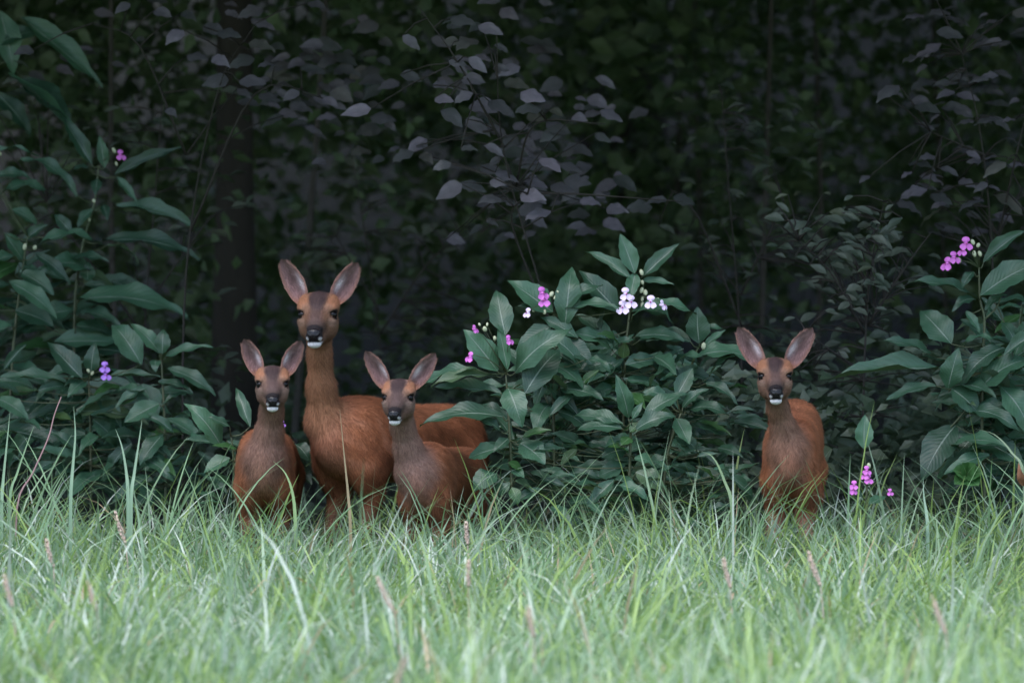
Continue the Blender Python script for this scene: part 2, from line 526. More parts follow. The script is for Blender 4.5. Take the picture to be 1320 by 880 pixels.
for key, mat in (("magenta", M_MAGENTA), ("violet", M_VIOLET), ("pale", M_PALE)):
    FL[key] = (blob_mesh("flower", mat, .0065, .012, .0075), petal_mesh("petal", mat, .026, .019, -.006),
               petal_mesh("petal", mat, .021, .026, .003, .2))
THROAT = blob_mesh("throat", M_THROAT, .0028, .0025, .0035, 8, 5)
BUDM = blob_mesh("bud", M_BUD, .0065, .0065, .009, 8, 6)

def flower(root, px, py, Y, kind, s=1.0, yaw=0.0):
    c = at(px, py, Y) - root.location
    sac, hood, lobe = FL[kind]
    o = link("flower", sac, root, c)
    o.rotation_euler = (0, 0, yaw); o.scale = (s, s, s)
    h = link("petal", hood, o, (0, -.008, .006)); h.rotation_euler = (-.15, 0, 0)
    for sx in (-1, 1):
        p_ = link("petal", lobe, o, (sx * .003, -.012 - .001 * sx, -.003)); p_.rotation_euler = (.25, math.pi + sx * -.62 + rnd.uniform(-.15, .15), sx * .35)
    link("throat", THROAT, o, (0, -.0165, .0))
    return o
def bud(root, px, py, Y, s=1.0):
    o = link("bud", BUDM, root, at(px, py, Y) - root.location)
    o.scale = (s, s, s * rnd.uniform(.9, 1.4)); o.rotation_euler = (rnd.uniform(-.6, .6), rnd.uniform(-.6, .6), 0)
    # hair-thin stalk is part of the stem mesh

def balsam(label, Y, stem, leaves, flowers=(), buds=(), r=.0065, fill=None, green=(), group="balsam plants along the wood edge", branches=()):
    """stem: pixel poly-line from the ground up; leaves: (bx,by,tx,ty,width px[,dY tip[,face]])"""
    top = [at(x, y, Y) for x, y in stem]
    base = Vector((top[0].x, Y, 0))
    root = empty("balsam_plant", base, label, "plant", group)
    pts = bez([Vector((0, 0, -.02))] + [q_ - base for q_ in top], 4)
    V, F = tube_arrays(pts, [r * (1 - .55 * i / (len(pts) - 1)) for i in range(len(pts))], 8)
    def add_br(pl, rr):
        nonlocal V, F
        V2, F2 = tube_arrays(pl, [rr * (1 - .5 * i / (len(pl) - 1)) for i in range(len(pl))], 5)
        o = len(V); V += V2; F += [tuple(i + o for i in f) for f in F2]
    for br in branches:
        add_br(bez([at(x, y, Y) - base for x, y in br], 4), r * .6)
    up = [q_ for q_ in pts]
    def near(pt, below=.03):
        return min(up, key=lambda q_: (q_ - pt).length + (2.0 if q_.z > pt.z - below * 0 + .01 else 0))
    S = Y / F_PX
    for i, L in enumerate(leaves):
        bx, by, tx, ty, w = L[:5]
        dY = L[5] if len(L) > 5 else rnd.uniform(-.09, .03)
        face = L[6] if len(L) > 6 else rnd.choice((.5, .7, .9, 1.1))
        B = at(bx, by, Y - .02 + rnd.uniform(-.03, .03)); T = at(tx, ty, Y + dY)
        side = (tx - bx) / (abs(tx - bx) + abs(ty - by) + 1e-6)
        nrm = Vector((side * rnd.uniform(-.1, .35), -face, .85))
        me = (BALG if i in green else BAL)[rnd.randrange(len(BALG if i in green else BAL))]
        put_leaf(me, B, T, w * S * 1.1, nrm, root)
        b = B - base
        q_ = near(b)
        if (q_ - b).length > .015:
            add_br(bez([q_, (q_ + b) / 2 + Vector((0, 0, -.01)), b], 2), .0028)
    for f_ in flowers:
        flower(root, f_[0], f_[1], Y - .11, *f_[2:])
        b = at(f_[0] + 1, f_[1] - 3, Y - .105) - base
        q_ = near(b, 0); add_br(bez([q_, (q_ + b) / 2 + Vector((0, 0, .012)), b], 3), .0018)
    for b_ in buds:
        bud(root, b_[0], b_[1], Y - .04, *(b_[2:] or (1.0,)))
        b = at(b_[0], b_[1] + 1, Y - .04) - base
        q_ = near(b, 0); add_br(bez([q_, (q_ + b) / 2 + Vector((0, 0, .008)), b], 2), .0014)
    if fill:
        x0, y0, x1, y1, n_, lo, hi, ybk = fill
        for k in range(n_):
            a = rnd.uniform(0, 6.283); rr = math.sqrt(rnd.random())
            cx, cy = (x0 + x1) / 2 + math.cos(a) * rr * (x1 - x0) / 2, (y0 + y1) / 2 + math.sin(a) * rr * (y1 - y0) / 2
            Yk = Y + rnd.uniform(-.10, ybk)
            B = at(cx, cy, Yk)
            dx = rnd.choice((-1, 1)) * rnd.uniform(.3, 1); ln = rnd.uniform(lo, hi) * 1.2 * S
            T = B + Vector((dx, rnd.uniform(-.9, .4), rnd.uniform(-.55, .45))).normalized() * ln
            put_leaf(BAL[rnd.randrange(6)] if rnd.random() > .1 else BALG[rnd.randrange(3)], B, T, ln * rnd.uniform(.25, .36), (rnd.uniform(-.3, .3), -rnd.uniform(.2, 1.3), .9), root)
            b = B - base; q_ = near(b)
            if q_.z < b.z + .05 and (q_ - b).length < .3: add_br(bez([q_, (q_ + b) / 2 + Vector((0, 0, -.01)), b], 2), .0026)
    link("stem", mesh_vf("stem", V, F, M_STEM), root)
    return root

# centre clump
balsam("balsam plant with pink buds and big pointed leaves right beside the middle fawn", 19.85,
       [(660, 700), (659, 600), (656, 540), (652, 480)],
       [(641, 478, 597, 424, 33, -.03, 1.2), (654, 476, 642, 418, 15, -.04, 1.3), (664, 480, 738, 424, 33, -.05, 1.2), (677, 506, 722, 452, 40, .05, .9),
        (638, 484, 556, 497, 20, -.06, .5), (645, 506, 558, 500, 22, .02, .5), (615, 476, 540, 500, 20, .06, .6), (648, 537, 541, 549, 29, -.05, .8),
        (646, 556, 612, 541, 14), (655, 500, 673, 552, 31, -.10, 1.2), (673, 564, 711, 554, 14, -.05, .6), (671, 571, 703, 598, 32, -.06, 1.0),
        (655, 565, 636, 583, 15, -.06, .8), (640, 578, 604, 590, 24), (655, 596, 638, 603, 16), (640, 610, 610, 634, 30, -.05, .9),
        (660, 604, 676, 616, 14), (660, 628, 668, 650, 15, -.05, 1.2), (690, 580, 728, 578, 14), (651, 432, 640, 374, 29, .04, 1.3),
        (655, 596, 674, 606, 14), (658, 622, 640, 640, 16), (664, 620, 690, 640, 20)],
       flowers=[(611, 424, "magenta", .6, .9), (655, 438, "magenta", .7, .7), (607, 460, "magenta", .75, -.7)],
       buds=[(625, 424, 1.1), (638, 436, .9), (618, 418, .6), (628, 418, .6)], green=(10, 17, 20))
balsam("balsam plant with magenta flowers in the left back of the centre clump", 20.2,
       [(716, 700), (714, 560), (712, 450), (714, 405), (708, 388)],
       [(712, 402, 654, 361, 33, -.02, 1.2), (706, 404, 665, 395, 11), (712, 420, 663, 454, 24, -.04, .8), (728, 422, 737, 344, 31, .03, 1.2),
        (721, 404, 778, 368, 22, -.03, .8), (797, 402, 746, 348, 30, .04, 1.1), (736, 398, 798, 398, 17), (722, 440, 765, 470, 26), (706, 450, 672, 480, 26),
        (715, 470, 752, 500, 30), (708, 480, 690, 525, 26), (722, 500, 778, 515, 26), (710, 520, 690, 560, 28), (720, 530, 760, 560, 28), (735, 430, 790, 452, 20)],
       flowers=[(698, 378, "magenta", .95, .5), (703, 387, "magenta", .95, -.3), (681, 403, "pale", .7, -.6)],
       buds=[(711, 379, 1.1), (716, 383, .8), (702, 402, .9), (688, 400, .7), (719, 376, .6)], fill=(645, 430, 800, 665, 130, 26, 58, .4))
balsam("tallest balsam plant with pale pink flowers at the top of the centre clump", 20.25,
       [(800, 700), (803, 560), (806, 460), (812, 400), (819, 352)],
       [(818, 352, 799, 301, 22, -.02, 1.3), (829, 356, 876, 314, 19, -.02, 1.0), (814, 360, 751, 323, 17, .03, .9), (826, 362, 869, 367, 12, -.04, .7),
        (819, 352, 812, 386, 17, -.08, 1.3), (816, 405, 898, 406, 22, -.05, .6), (818, 434, 882, 440, 24, -.06, .6), (796, 434, 734, 446, 19, -.05, .5),
        (776, 428, 781, 398, 12), (790, 442, 742, 405, 24, .05), (848, 476, 881, 449, 15, -.05, .9), (815, 400, 868, 420, 20, .05), (800, 455, 790, 425, 14),
        (806, 470, 850, 462, 22), (800, 470, 750, 480, 26), (808, 490, 852, 500, 26), (798, 500, 760, 520, 24), (795, 462, 775, 476, 16), (803, 462, 806, 440, 14)],
       flowers=[(806, 379, "pale", .95, .2), (813, 389, "pale", .95, .1), (803, 396, "pale", 1.0, -.1), (839, 389, "pale", .95, -.1), (853, 393, "pale", .75, 1.0)],
       buds=[(827, 351, 1.0), (828, 364, .9), (827, 374, 1.0), (832, 377, 1.1), (828, 385, .8), (828, 393, .9), (848, 387, .9), (812, 376, .8)],
       branches=[[(806, 460), (835, 470), (848, 476)], [(814, 400), (828, 385), (829, 360)]],
       fill=(735, 430, 880, 660, 150, 26, 60, .45), green=(17, 18))
balsam("right-hand balsam plant of the centre clump with a single bud beside an arched leaf", 20.3,
       [(855, 700), (866, 560), (880, 510), (897, 455), (905, 443)],
       [(901, 442, 899, 395, 29, -.02, 1.3), (901, 428, 933, 424, 11), (908, 446, 936, 425, 10, -.03, 1.0), (893, 461, 977, 471, 27, -.04, .6),
        (890, 440, 838, 428, 24, .02), (880, 480, 925, 500, 22, .05), (878, 490, 840, 470, 24), (870, 500, 900, 470, 20), (880, 470, 858, 445, 18)],
       buds=[(907, 446, 1.2)], fill=(825, 450, 950, 665, 110, 24, 52, .4))
balsam("short balsam plant with a ring of leaves in the middle front of the clump", 19.95,
       [(808, 700), (811, 620), (813, 560), (813, 545)],
       [(810, 538, 793, 482, 21, -.03, 1.3), (803, 547, 738, 536, 21, .02, .7), (801, 552, 742, 556, 23, -.05, .8), (820, 553, 871, 536, 23, -.05, 1.1),
        (831, 535, 886, 507, 24, .03, .8), (815, 540, 829, 518, 9, -.03, 1.0), (812, 564, 801, 574, 16, -.06, 1.1), (820, 608, 854, 634, 27, -.05, 1.1),
        (812, 556, 826, 545, 14), (806, 600, 770, 615, 24), (818, 590, 842, 600, 22), (806, 580, 775, 590, 24)], green=(8, 6), fill=(680, 570, 870, 670, 60, 24, 44, .25))
balsam("balsam plant with drooping leaves at the right front of the clump", 20.05,
       [(850, 700), (858, 600), (868, 560), (878, 532)],
       [(880, 525, 914, 501, 14, -.02, 1.0), (884, 530, 940, 536, 21, -.05, .7), (872, 539, 889, 573, 22, -.08, 1.1), (872, 511, 893, 474, 21, .03, 1.2),
        (860, 515, 828, 505, 18), (866, 560, 900, 585, 22), (860, 590, 835, 610, 22), (862, 600, 900, 622, 22)], fill=(835, 570, 950, 670, 60, 22, 44, .35))
# left group
balsam("tall balsam plant with a pink flower on top and long drooping leaves on the left", 22.2,
       [(92, 700), (95, 500), (97, 380), (108, 310), (122, 260), (127, 213)],
       [(118, 212, 78, 148, 19, .04, .9), (135, 216, 128, 174, 14, -.02, 1.2), (116, 217, 92, 221, 9), (146, 227, 238, 190, 17, -.02, .8),
        (150, 228, 177, 262, 11, -.05, 1.0), (125, 231, 123, 252, 13, -.05, 1.2), (150, 266, 251, 292, 22, -.05, .6), (132, 311, 257, 335, 25, -.06, .6),
        (138, 316, 179, 339, 8), (133, 264, 139, 284, 11), (100, 252, 26, 206, 16, .02, .6), (113, 362, 114, 337, 18, -.04, 1.2), (100, 386, 242, 409, 37, -.06, .6),
        (104, 330, 60, 350, 22), (100, 350, 150, 372, 24, .05), (120, 270, 100, 295, 16), (95, 400, 40, 420, 28), (98, 420, 160, 440, 30, .05)],
       flowers=[(155, 200, "magenta", .85, .4)], buds=[(147, 194, 1.0), (150, 211, .8), (121, 259, .9), (115, 283, .8)], fill=(40, 330, 170, 600, 46, 40, 80, .45))
balsam("balsam plant with small white buds at the left edge of the photo", 22.1,
       [(12, 700), (14, 500), (22, 400), (33, 320), (36, 305)],
       [(0, 250, 67, 250, 20, -.04, .6), (-20, 205, 50, 203, 7), (-5, 226, 40, 230, 15), (45, 327, 91, 367, 16, -.05, .8), (45, 318, 132, 316, 19, -.03, .5),
        (30, 311, 62, 289, 13, .0, 1.0), (92, 300, 70, 276, 15, .0, 1.2), (5, 300, 35, 345, 20), (20, 330, -20, 350, 24), (25, 350, 70, 380, 24), (15, 270, 48, 290, 16),
        (20, 400, 70, 420, 28), (15, 420, -30, 440, 26)],
       buds=[(32, 318, 1.1), (45, 319, 1.1), (0, 198, .9)], fill=(-40, 330, 80, 600, 46, 36, 76, .45))
balsam("balsam plant with a single violet flower low on the left", 21.5,
       [(118, 700), (117, 600), (116, 530), (114, 488)],
       [(105, 487, 60, 440, 27, .0, 1.1), (117, 483, 123, 440, 19, -.02, 1.3), (138, 486, 207, 486, 13, -.04, .5), (182, 470, 144, 418, 31, .05, 1.1),
        (85, 492, -4, 487, 20, -.04, .5), (111, 490, 87, 513, 17, -.05, 1.0), (150, 503, 193, 513, 15), (183, 495, 202, 541, 29, -.06, 1.1),
        (98, 530, 192, 546, 31, -.05, .6), (-4, 513, 37, 541, 23, -.04, .9), (-6, 552, 82, 577, 28, -.04, .5), (5, 476, 34, 443, 11, .0, 1.0),
        (120, 540, 150, 575, 26), (110, 560, 60, 580, 28), (124, 580, 190, 600, 28), (112, 590, 70, 615, 26)],
       flowers=[(135, 473, "violet", .85, .1), (136, 483, "violet", .85, .3)], buds=[(114, 478, .9), (119, 481, .8)], fill=(0, 480, 220, 640, 90, 34, 66, .45))
balsam("balsam plant with a fresh green leaf tuft left of the left fawn", 21.3,
       [(212, 700), (214, 600), (211, 520), (208, 462)],
       [(206, 455, 167, 417, 19, .02, 1.0), (209, 456, 211, 424, 19, -.02, 1.3), (214, 459, 275, 447, 14, -.03, .9), (201, 464, 200, 480, 13, -.05, 1.2),
        (214, 475, 278, 510, 20, -.04, .8), (204, 492, 249, 506, 14, -.04, .6), (205, 520, 160, 545, 26), (215, 540, 260, 570, 24), (210, 560, 180, 600, 24)],
       fill=(170, 520, 260, 640, 36, 30, 56, .35))
balsam("small balsam shoot with a pale leaf directly left of the left fawn's shoulder", 20.15,
       [(302, 700), (303, 640), (301, 590), (298, 562)],
       [(286, 577, 237, 519, 27, -.02, 1.0), (296, 550, 267, 538, 13), (322, 550, 304, 499, 15, .05, 1.1), (296, 590, 262, 610, 22), (306, 590, 330, 580, 18, .1)],
       fill=(265, 560, 310, 650, 10, 26, 46, .3))
balsam("short balsam shoot in the gap between left fawn and doe", 20.45,
       [(384, 700), (382, 640), (380, 600), (378, 568)],
       [(380, 572, 400, 596, 20, -.05, 1.0), (376, 575, 352, 560, 16), (382, 600, 402, 625, 18), (380, 590, 365, 612, 18)],
       flowers=[(364, 546, "violet", .5, .2)])
balsam("very tall balsam at the top left edge with long hanging leaves", 23.0,
       [(-32, 700), (-30, 400), (-24, 200), (-12, 90), (-2, 30)],
       [(26, 22, 132, 113, 30, -.05, .8), (0, 15, 18, 97, 32, -.05, .9), (28, 104, 92, 158, 36, -.05, .8), (10, 95, 106, 188, 11, -.02, .8), (-10, 60, 60, 40, 20), (-5, 120, 40, 175, 26)],
       branches=[[(-12, 90), (10, 80), (28, 100)]])
# right group
balsam("tall balsam plant with magenta flowers on the right edge", 20.45,
       [(1272, 700), (1266, 560), (1267, 460), (1269, 412), (1263, 384), (1262, 345)],
       [(1264, 381, 1345, 338, 36, -.05, .9), (1259, 383, 1172, 364, 18, -.05, .5), (1268, 338, 1321, 297, 18, .0, .9), (1258, 386, 1227, 402, 15, -.05, .8),
        (1245, 401, 1263, 429, 11, -.04, 1.0), (1226, 443, 1186, 400, 36, .04, 1.1), (1222, 500, 1236, 448, 28, -.06, 1.3), (1238, 448, 1288, 440, 12, -.04, .5),
        (1208, 461, 1133, 440, 18, -.05, .5), (1209, 475, 1064, 491, 29, -.08, .7), (1206, 497, 1141, 517, 20, -.07, .6), (1226, 500, 1264, 537, 31, -.05, 1.0),
        (1232, 548, 1188, 622, 40, -.06, 1.0), (1260, 505, 1335, 462, 33, -.05, .9), (1290, 498, 1328, 565, 36, -.05, .9), (1300, 466, 1297, 436, 17), (1308, 458, 1324, 424, 16),
        (1255, 350, 1240, 372, 12), (1270, 400, 1300, 380, 14), (1262, 520, 1300, 540, 26), (1258, 560, 1230, 590, 30), (1270, 570, 1320, 600, 30)],
       flowers=[(1245, 314, "magenta", 1.0, .1), (1242, 323, "magenta", .8, -.5), (1229, 332, "magenta", .9, .4), (1222, 340, "magenta", 1.0, -.6)],
       buds=[(1254, 312, 1.0), (1261, 316, 1.0), (1256, 327, 1.0), (1263, 327, 1.0), (1237, 335, .8)],
       branches=[[(1269, 412), (1285, 395), (1292, 375)], [(1266, 480), (1240, 490), (1222, 505)], [(1267, 500), (1235, 540), (1215, 560)]],
       fill=(1215, 430, 1340, 640, 70, 36, 70, .4))
balsam("second balsam plant on the right edge with leaves spreading low behind the grass", 20.6,
       [(1330, 700), (1332, 560), (1328, 480), (1310, 440)],
       [(1310, 445, 1290, 415, 18), (1312, 442, 1335, 410, 16), (1318, 470, 1270, 480, 24), (1325, 500, 1280, 520, 30), (1325, 530, 1275, 560, 30)],
       fill=(1250, 380, 1350, 640, 60, 34, 64, .4))
balsam("low balsam shoot with two small purple flower heads beside the right fawn", 19.75,
       [(1116, 720), (1117, 680), (1117, 640), (1118, 612)],
       [(1114, 578, 1115, 534, 22, .0, 1.2), (1112, 640, 1090, 628, 14), (1120, 650, 1142, 640, 14)],
       flowers=[(1117, 606, "magenta", .65, .3), (1115, 612, "magenta", .65, -.3), (1119, 617, "magenta", .7, .2), (1101, 625, "magenta", .65, -.2), (1098, 631, "magenta", .7, .5), (1147, 634, "magenta", .5, .2)],
       buds=[(1120, 600, 1.0)])

# ------------------------------------------------------------------ hazel shrubs with single leaves
def shrub(name, label, Y, foot, twigs, centres, meshes, size, fillbox, nfill, cat="shrub", group="shrubs in the shade of the wood", flat=.5, wr=.75, far_x=0):
    base = at(foot, 700, Y); base.z = 0
    root = empty(name, base, label, cat, group)
    V, F = [], []
    tips = []
    for tw in twigs:
        pl = bez([at(x, y, Y + dy) - base for x, y, dy in tw], 5)
        V2, F2 = tube_arrays(pl, [.0045 * (1 - .7 * i / (len(pl) - 1)) for i in range(len(pl))], 6)
        o = len(V); V += V2; F += [tuple(i + o for i in f) for f in F2]
        tips += pl
    S = Y / F_PX
    def one(cx, cy, ln, Yk):
        a = rnd.uniform(-.75, .5) + (0 if rnd.random() < .6 else math.pi)
        d = Vector((math.cos(a), rnd.uniform(-.8, .2), -abs(math.sin(a)) * .8 - .1)).normalized()
        c = at(cx, cy, Yk)
        put_leaf(meshes[rnd.randrange(len(meshes))], c - d * ln * .5, c + d * ln * .5, ln * rnd.uniform(wr - .1, wr + .12), (rnd.uniform(-.3, .3), -rnd.uniform(flat - .3, flat + .5), 1), root)
        q_ = c - d * ln * .5 - base
        t = min(tips, key=lambda z_: (z_ - q_).length)
        if .02 < (t - q_).length < .45:
            nonlocal V, F
            V2, F2 = tube_arrays([t, (t + q_) / 2 + Vector((0, 0, .01)), q_], [.003, .0022, .0015], 4)
            o = len(V); V += V2; F += [tuple(i + o for i in f) for f in F2]
    for c in centres:
        one(c[0], c[1], (c[2] if len(c) > 2 else rnd.uniform(.65, 1.2) * size) * S, Y + rnd.uniform(-.2, .25) + (.5 if far_x and c[0] > far_x else 0))
    seeds = {}
    for k in range(nfill):
        x0, y0, x1, y1, dy0, dy1 = fillbox[k % len(fillbox)]
        if k % 7 < len(fillbox) or k < 7: seeds[k % len(fillbox)] = (rnd.uniform(x0, x1), rnd.uniform(y0, y1), rnd.uniform(dy0, dy1))
        sx, sy, sd = seeds[k % len(fillbox)]
        one(rnd.gauss(sx, size * .75), rnd.gauss(sy, size * .5), rnd.uniform(.45, 1.2) * size * S, Y + sd + rnd.uniform(-.1, .1))
    link("branch", mesh_vf("branch", V, F, M_TWIG), root)
    return root

k_ = 1 / 2.667
hz1 = [(440 + x * k_, y * k_) for x, y in ((375,145),(515,105),(550,170),(400,215),(470,225),(550,240),(455,280),(355,345),(660,335),(640,385),(380,410),(470,440),(440,515),(525,520),
      (740,390),(820,410),(930,400),(900,475),(345,575),(570,610),(370,660),(455,645),(660,680),(675,745),(760,650),(950,725),(1020,720),(1080,695),(1180,690),(420,75),(240,150),(50,385),(240,270),(510,690),(720,570),(350,300),(420,340),(540,630))]
hz1 += [(440 + 490 * k_, 375 * k_, 46), (440 + 545 * k_, 372 * k_, 42)]
shrub("hazel_shrub", "hazel shrub hanging above the balsam clump, leaves coloured lilac as if sky-lit", 21.2, 730,
      [[(730, 690, .3), (715, 450, .3), (650, 200, .2), (640, 40, 0)], [(715, 430, .3), (660, 290, .1), (680, 250, -.1)], [(665, 240, .3), (690, 160, 0), (780, 160, -.1)],
       [(670, 250, .2), (740, 250, 0), (880, 260, 0)], [(650, 190, .2), (590, 80, 0), (540, 10, 0)]],
      hz1, HAZ, 34, [(520, -30, 720, 300, .3, 1.9), (640, 120, 800, 290, .8, 2.0)], 120, flat=.95, far_x=715, wr=.6)
hz2 = [(x * .375, y * .375) for x, y in ((650,60),(560,50),(740,110),(900,165),(760,215),(915,230),(740,285),(870,285),(1135,355),(1000,330),(420,30),(1075,240),(80,180),(830,220),(790,120),(600,130),(590,390),(1090,20),(680,200))]
shrub("hazel_shrub", "dark hazel shrub with round leaves hanging in front of the thin trunk at upper left", 21.8, 230,
      [[(235, 690, .2), (240, 350, .2), (280, 120, 0), (330, 30, 0)], [(245, 300, .2), (330, 120, 0), (430, 130, 0)], [(240, 200, .2), (180, 60, 0), (120, 30, 0)]],
      hz2, HAZ, 32, [(60, -40, 480, 150, .5, 1.9), (330, 60, 520, 200, .5, 1.9)], 120, flat=.8, wr=.6)
shrub("dogwood_shrub", "grey-green shrub of small layered leaves above the right fawn", 21.2, 1110,
      [[(1110, 690, .1), (1115, 450, .1), (1125, 330, 0), (1140, 260, 0)], [(1115, 430, .1), (1070, 350, 0), (1030, 310, 0)], [(1118, 420, .1), (1170, 340, 0), (1200, 300, 0)], [(1113, 480, .1), (1040, 430, 0)]],
      [(1180, 350), (1140, 305), (1100, 275), (1085, 330)], BSH, 25, [(1010, 260, 1180, 380, -.1, .4), (1040, 300, 1215, 420, .0, .5), (1060, 270, 1160, 400, -.15, .3), (1010, 400, 1180, 560, .1, .6)], 190, flat=.95, wr=.45)
shrub("hazel_shrub", "broad-leaved shrub in the top right corner behind the magenta balsam", 21.8, 1290,
      [[(1290, 690, .2), (1280, 350, .1), (1265, 180, 0), (1240, 70, 0)], [(1282, 330, .2), (1310, 200, 0), (1330, 120, 0)], [(1270, 200, .1), (1200, 170, 0)]],
      [(1275, 100), (1262, 104), (1213, 108), (1235, 100), (1300, 265, 50), (1290, 160), (1310, 185), (1195, 205), (1255, 200), (1250, 265), (1200, 280), (1310, 215), (1225, 45), (1275, 35)], HAZ, 34,
      [(1170, 130, 1340, 300, -.1, .6), (1190, -30, 1340, 150, .1, .9)], 100, flat=.4, wr=.55)
shrub("bramble_shrub", "dim loose shrub in the shade between the balsam clump and the right fawn", 22.6, 960,
      [[(960, 690, .1), (955, 450, .1), (940, 250, 0), (930, 120, 0)], [(956, 420, .1), (900, 280, 0), (860, 240, 0)], [(955, 380, .1), (1010, 260, 0)]],
      [], BSH, 26, [(860, 100, 1060, 330, .0, 1.0), (900, 280, 1060, 520, .0, .8)], 170, flat=.4, wr=.5)
shrub("bramble_shrub", "very dark shrub in the hollow behind the doe", 24.2, 500,
      [[(500, 690, .1), (490, 450, .1), (470, 300, 0), (450, 180, 0)], [(490, 430, .1), (560, 330, 0), (620, 300, 0)], [(488, 400, .1), (420, 280, 0)]],
      [], BSH, 26, [(380, 180, 660, 360, .0, 1.0), (400, 300, 640, 560, .0, .9)], 170, flat=.4, wr=.55)
shrub("bramble_shrub", "dark shrub in the shade behind the tall left balsam", 22.8, 180,
      [[(180, 690, .1), (185, 450, .1), (200, 250, 0), (210, 120, 0)], [(184, 430, .1), (110, 330, 0), (60, 260, 0)], [(185, 400, .1), (270, 280, 0)]],
      [], BSH, 27, [(0, 100, 320, 330, .0, 1.0), (60, 300, 340, 600, .0, .9)], 190, flat=.4, wr=.55)

# small extra plants
c = at(1246, 650, 19.7); c.z = 0
hb = empty("ground_herb", c, "small bright green lobed leaf plant low beside the right-hand balsam stem", "plant")
for (bx, by, tx, ty, w) in ((1246, 612, 1228, 606, 14), (1246, 612, 1240, 596, 13), (1246, 612, 1258, 597, 13), (1246, 612, 1268, 610, 14), (1248, 616, 1262, 626, 14), (1244, 616, 1230, 624, 12)):
    put_leaf(BALG[0], at(bx, by, 19.7), at(tx, ty, 19.66), w * 1.3 * 19.9 / F_PX * 1.3, (0, -1, .6), hb)
V, F = tube_arrays([(0, 0, 0), at(1246, 612, 19.7) - c], [.003, .002], 6)
link("stem", mesh_vf("stem", V, F, M_STEM), hb)

# ------------------------------------------------------------------ roe deer
def fur_mat(name, strands=False):
    m, nt, p, out = new_mat(name)
    a = N(nt, "ShaderNodeAttribute", attribute_name="fur")
    col = a.outputs["Color"]
    if strands:
        r = N(nt, "ShaderNodeNewGeometry").outputs["Random Per Island"]
        col = mixc(nt, 1.0, col, mixc(nt, r, (.58, .57, .57), (1.45, 1.42, 1.4)), 'MULTIPLY')
        nn = N(nt, "ShaderNodeAttribute", attribute_name="skin_normal")
        vt = N(nt, "ShaderNodeVectorTransform", vector_type='NORMAL', convert_from='OBJECT', convert_to='WORLD')
        nt.links.new(nn.outputs["Vector"], vt.inputs[0])
        nt.links.new(vt.outputs[0], p.inputs["Normal"])
    else:
        tc = N(nt, "ShaderNodeTexCoord")
        mp = N(nt, "ShaderNodeMapping"); mp.inputs["Scale"].default_value = (260, 260, 55)
        nz = N(nt, "ShaderNodeTexNoise"); nz.inputs["Scale"].default_value = 1.0; nz.inputs["Detail"].default_value = 3.0
        nt.links.new(tc.outputs["Object"], mp.inputs[0]); nt.links.new(mp.outputs[0], nz.inputs["Vector"])
        col = mixc(nt, 1.0, col, mixc(nt, nz.outputs[0], (.5, .5, .5), (1.5, 1.5, 1.5)), 'MULTIPLY')
        b = N(nt, "ShaderNodeBump"); b.inputs["Strength"].default_value = .5; b.inputs["Distance"].default_value = .003
        nt.links.new(nz.outputs[0], b.inputs["Height"]); nt.links.new(b.outputs[0], p.inputs["Normal"])
    nt.links.new(col, p.inputs["Base Color"])
    p.inputs["Roughness"].default_value = .8
    p.inputs["Specular IOR Level"].default_value = .15
    return m
M_FUR = fur_mat("deer_fur")
M_STRAND = fur_mat("deer_fur_strands", True)
M_EYE = plain_mat("deer_eye", (.005, .004, .005), rough=.05, spec=.22)
M_NOSE = plain_mat("deer_nose", (.007, .006, .008), (.016, .014, .017), rough=.22, spec=.3, scale=300, bump=.001)

def sst(a, b, x):
    t = np.clip((x - a) / (b - a), 0, 1)
    return t * t * (3 - 2 * t)

def axis_grid(lo, hi, flo, fhi, fine, coarse):
    a = np.arange(lo, flo, coarse); b = np.arange(flo, fhi, fine); c = np.arange(fhi, hi + coarse, coarse)
    return np.concatenate([a, b, c]).astype(np.float32)

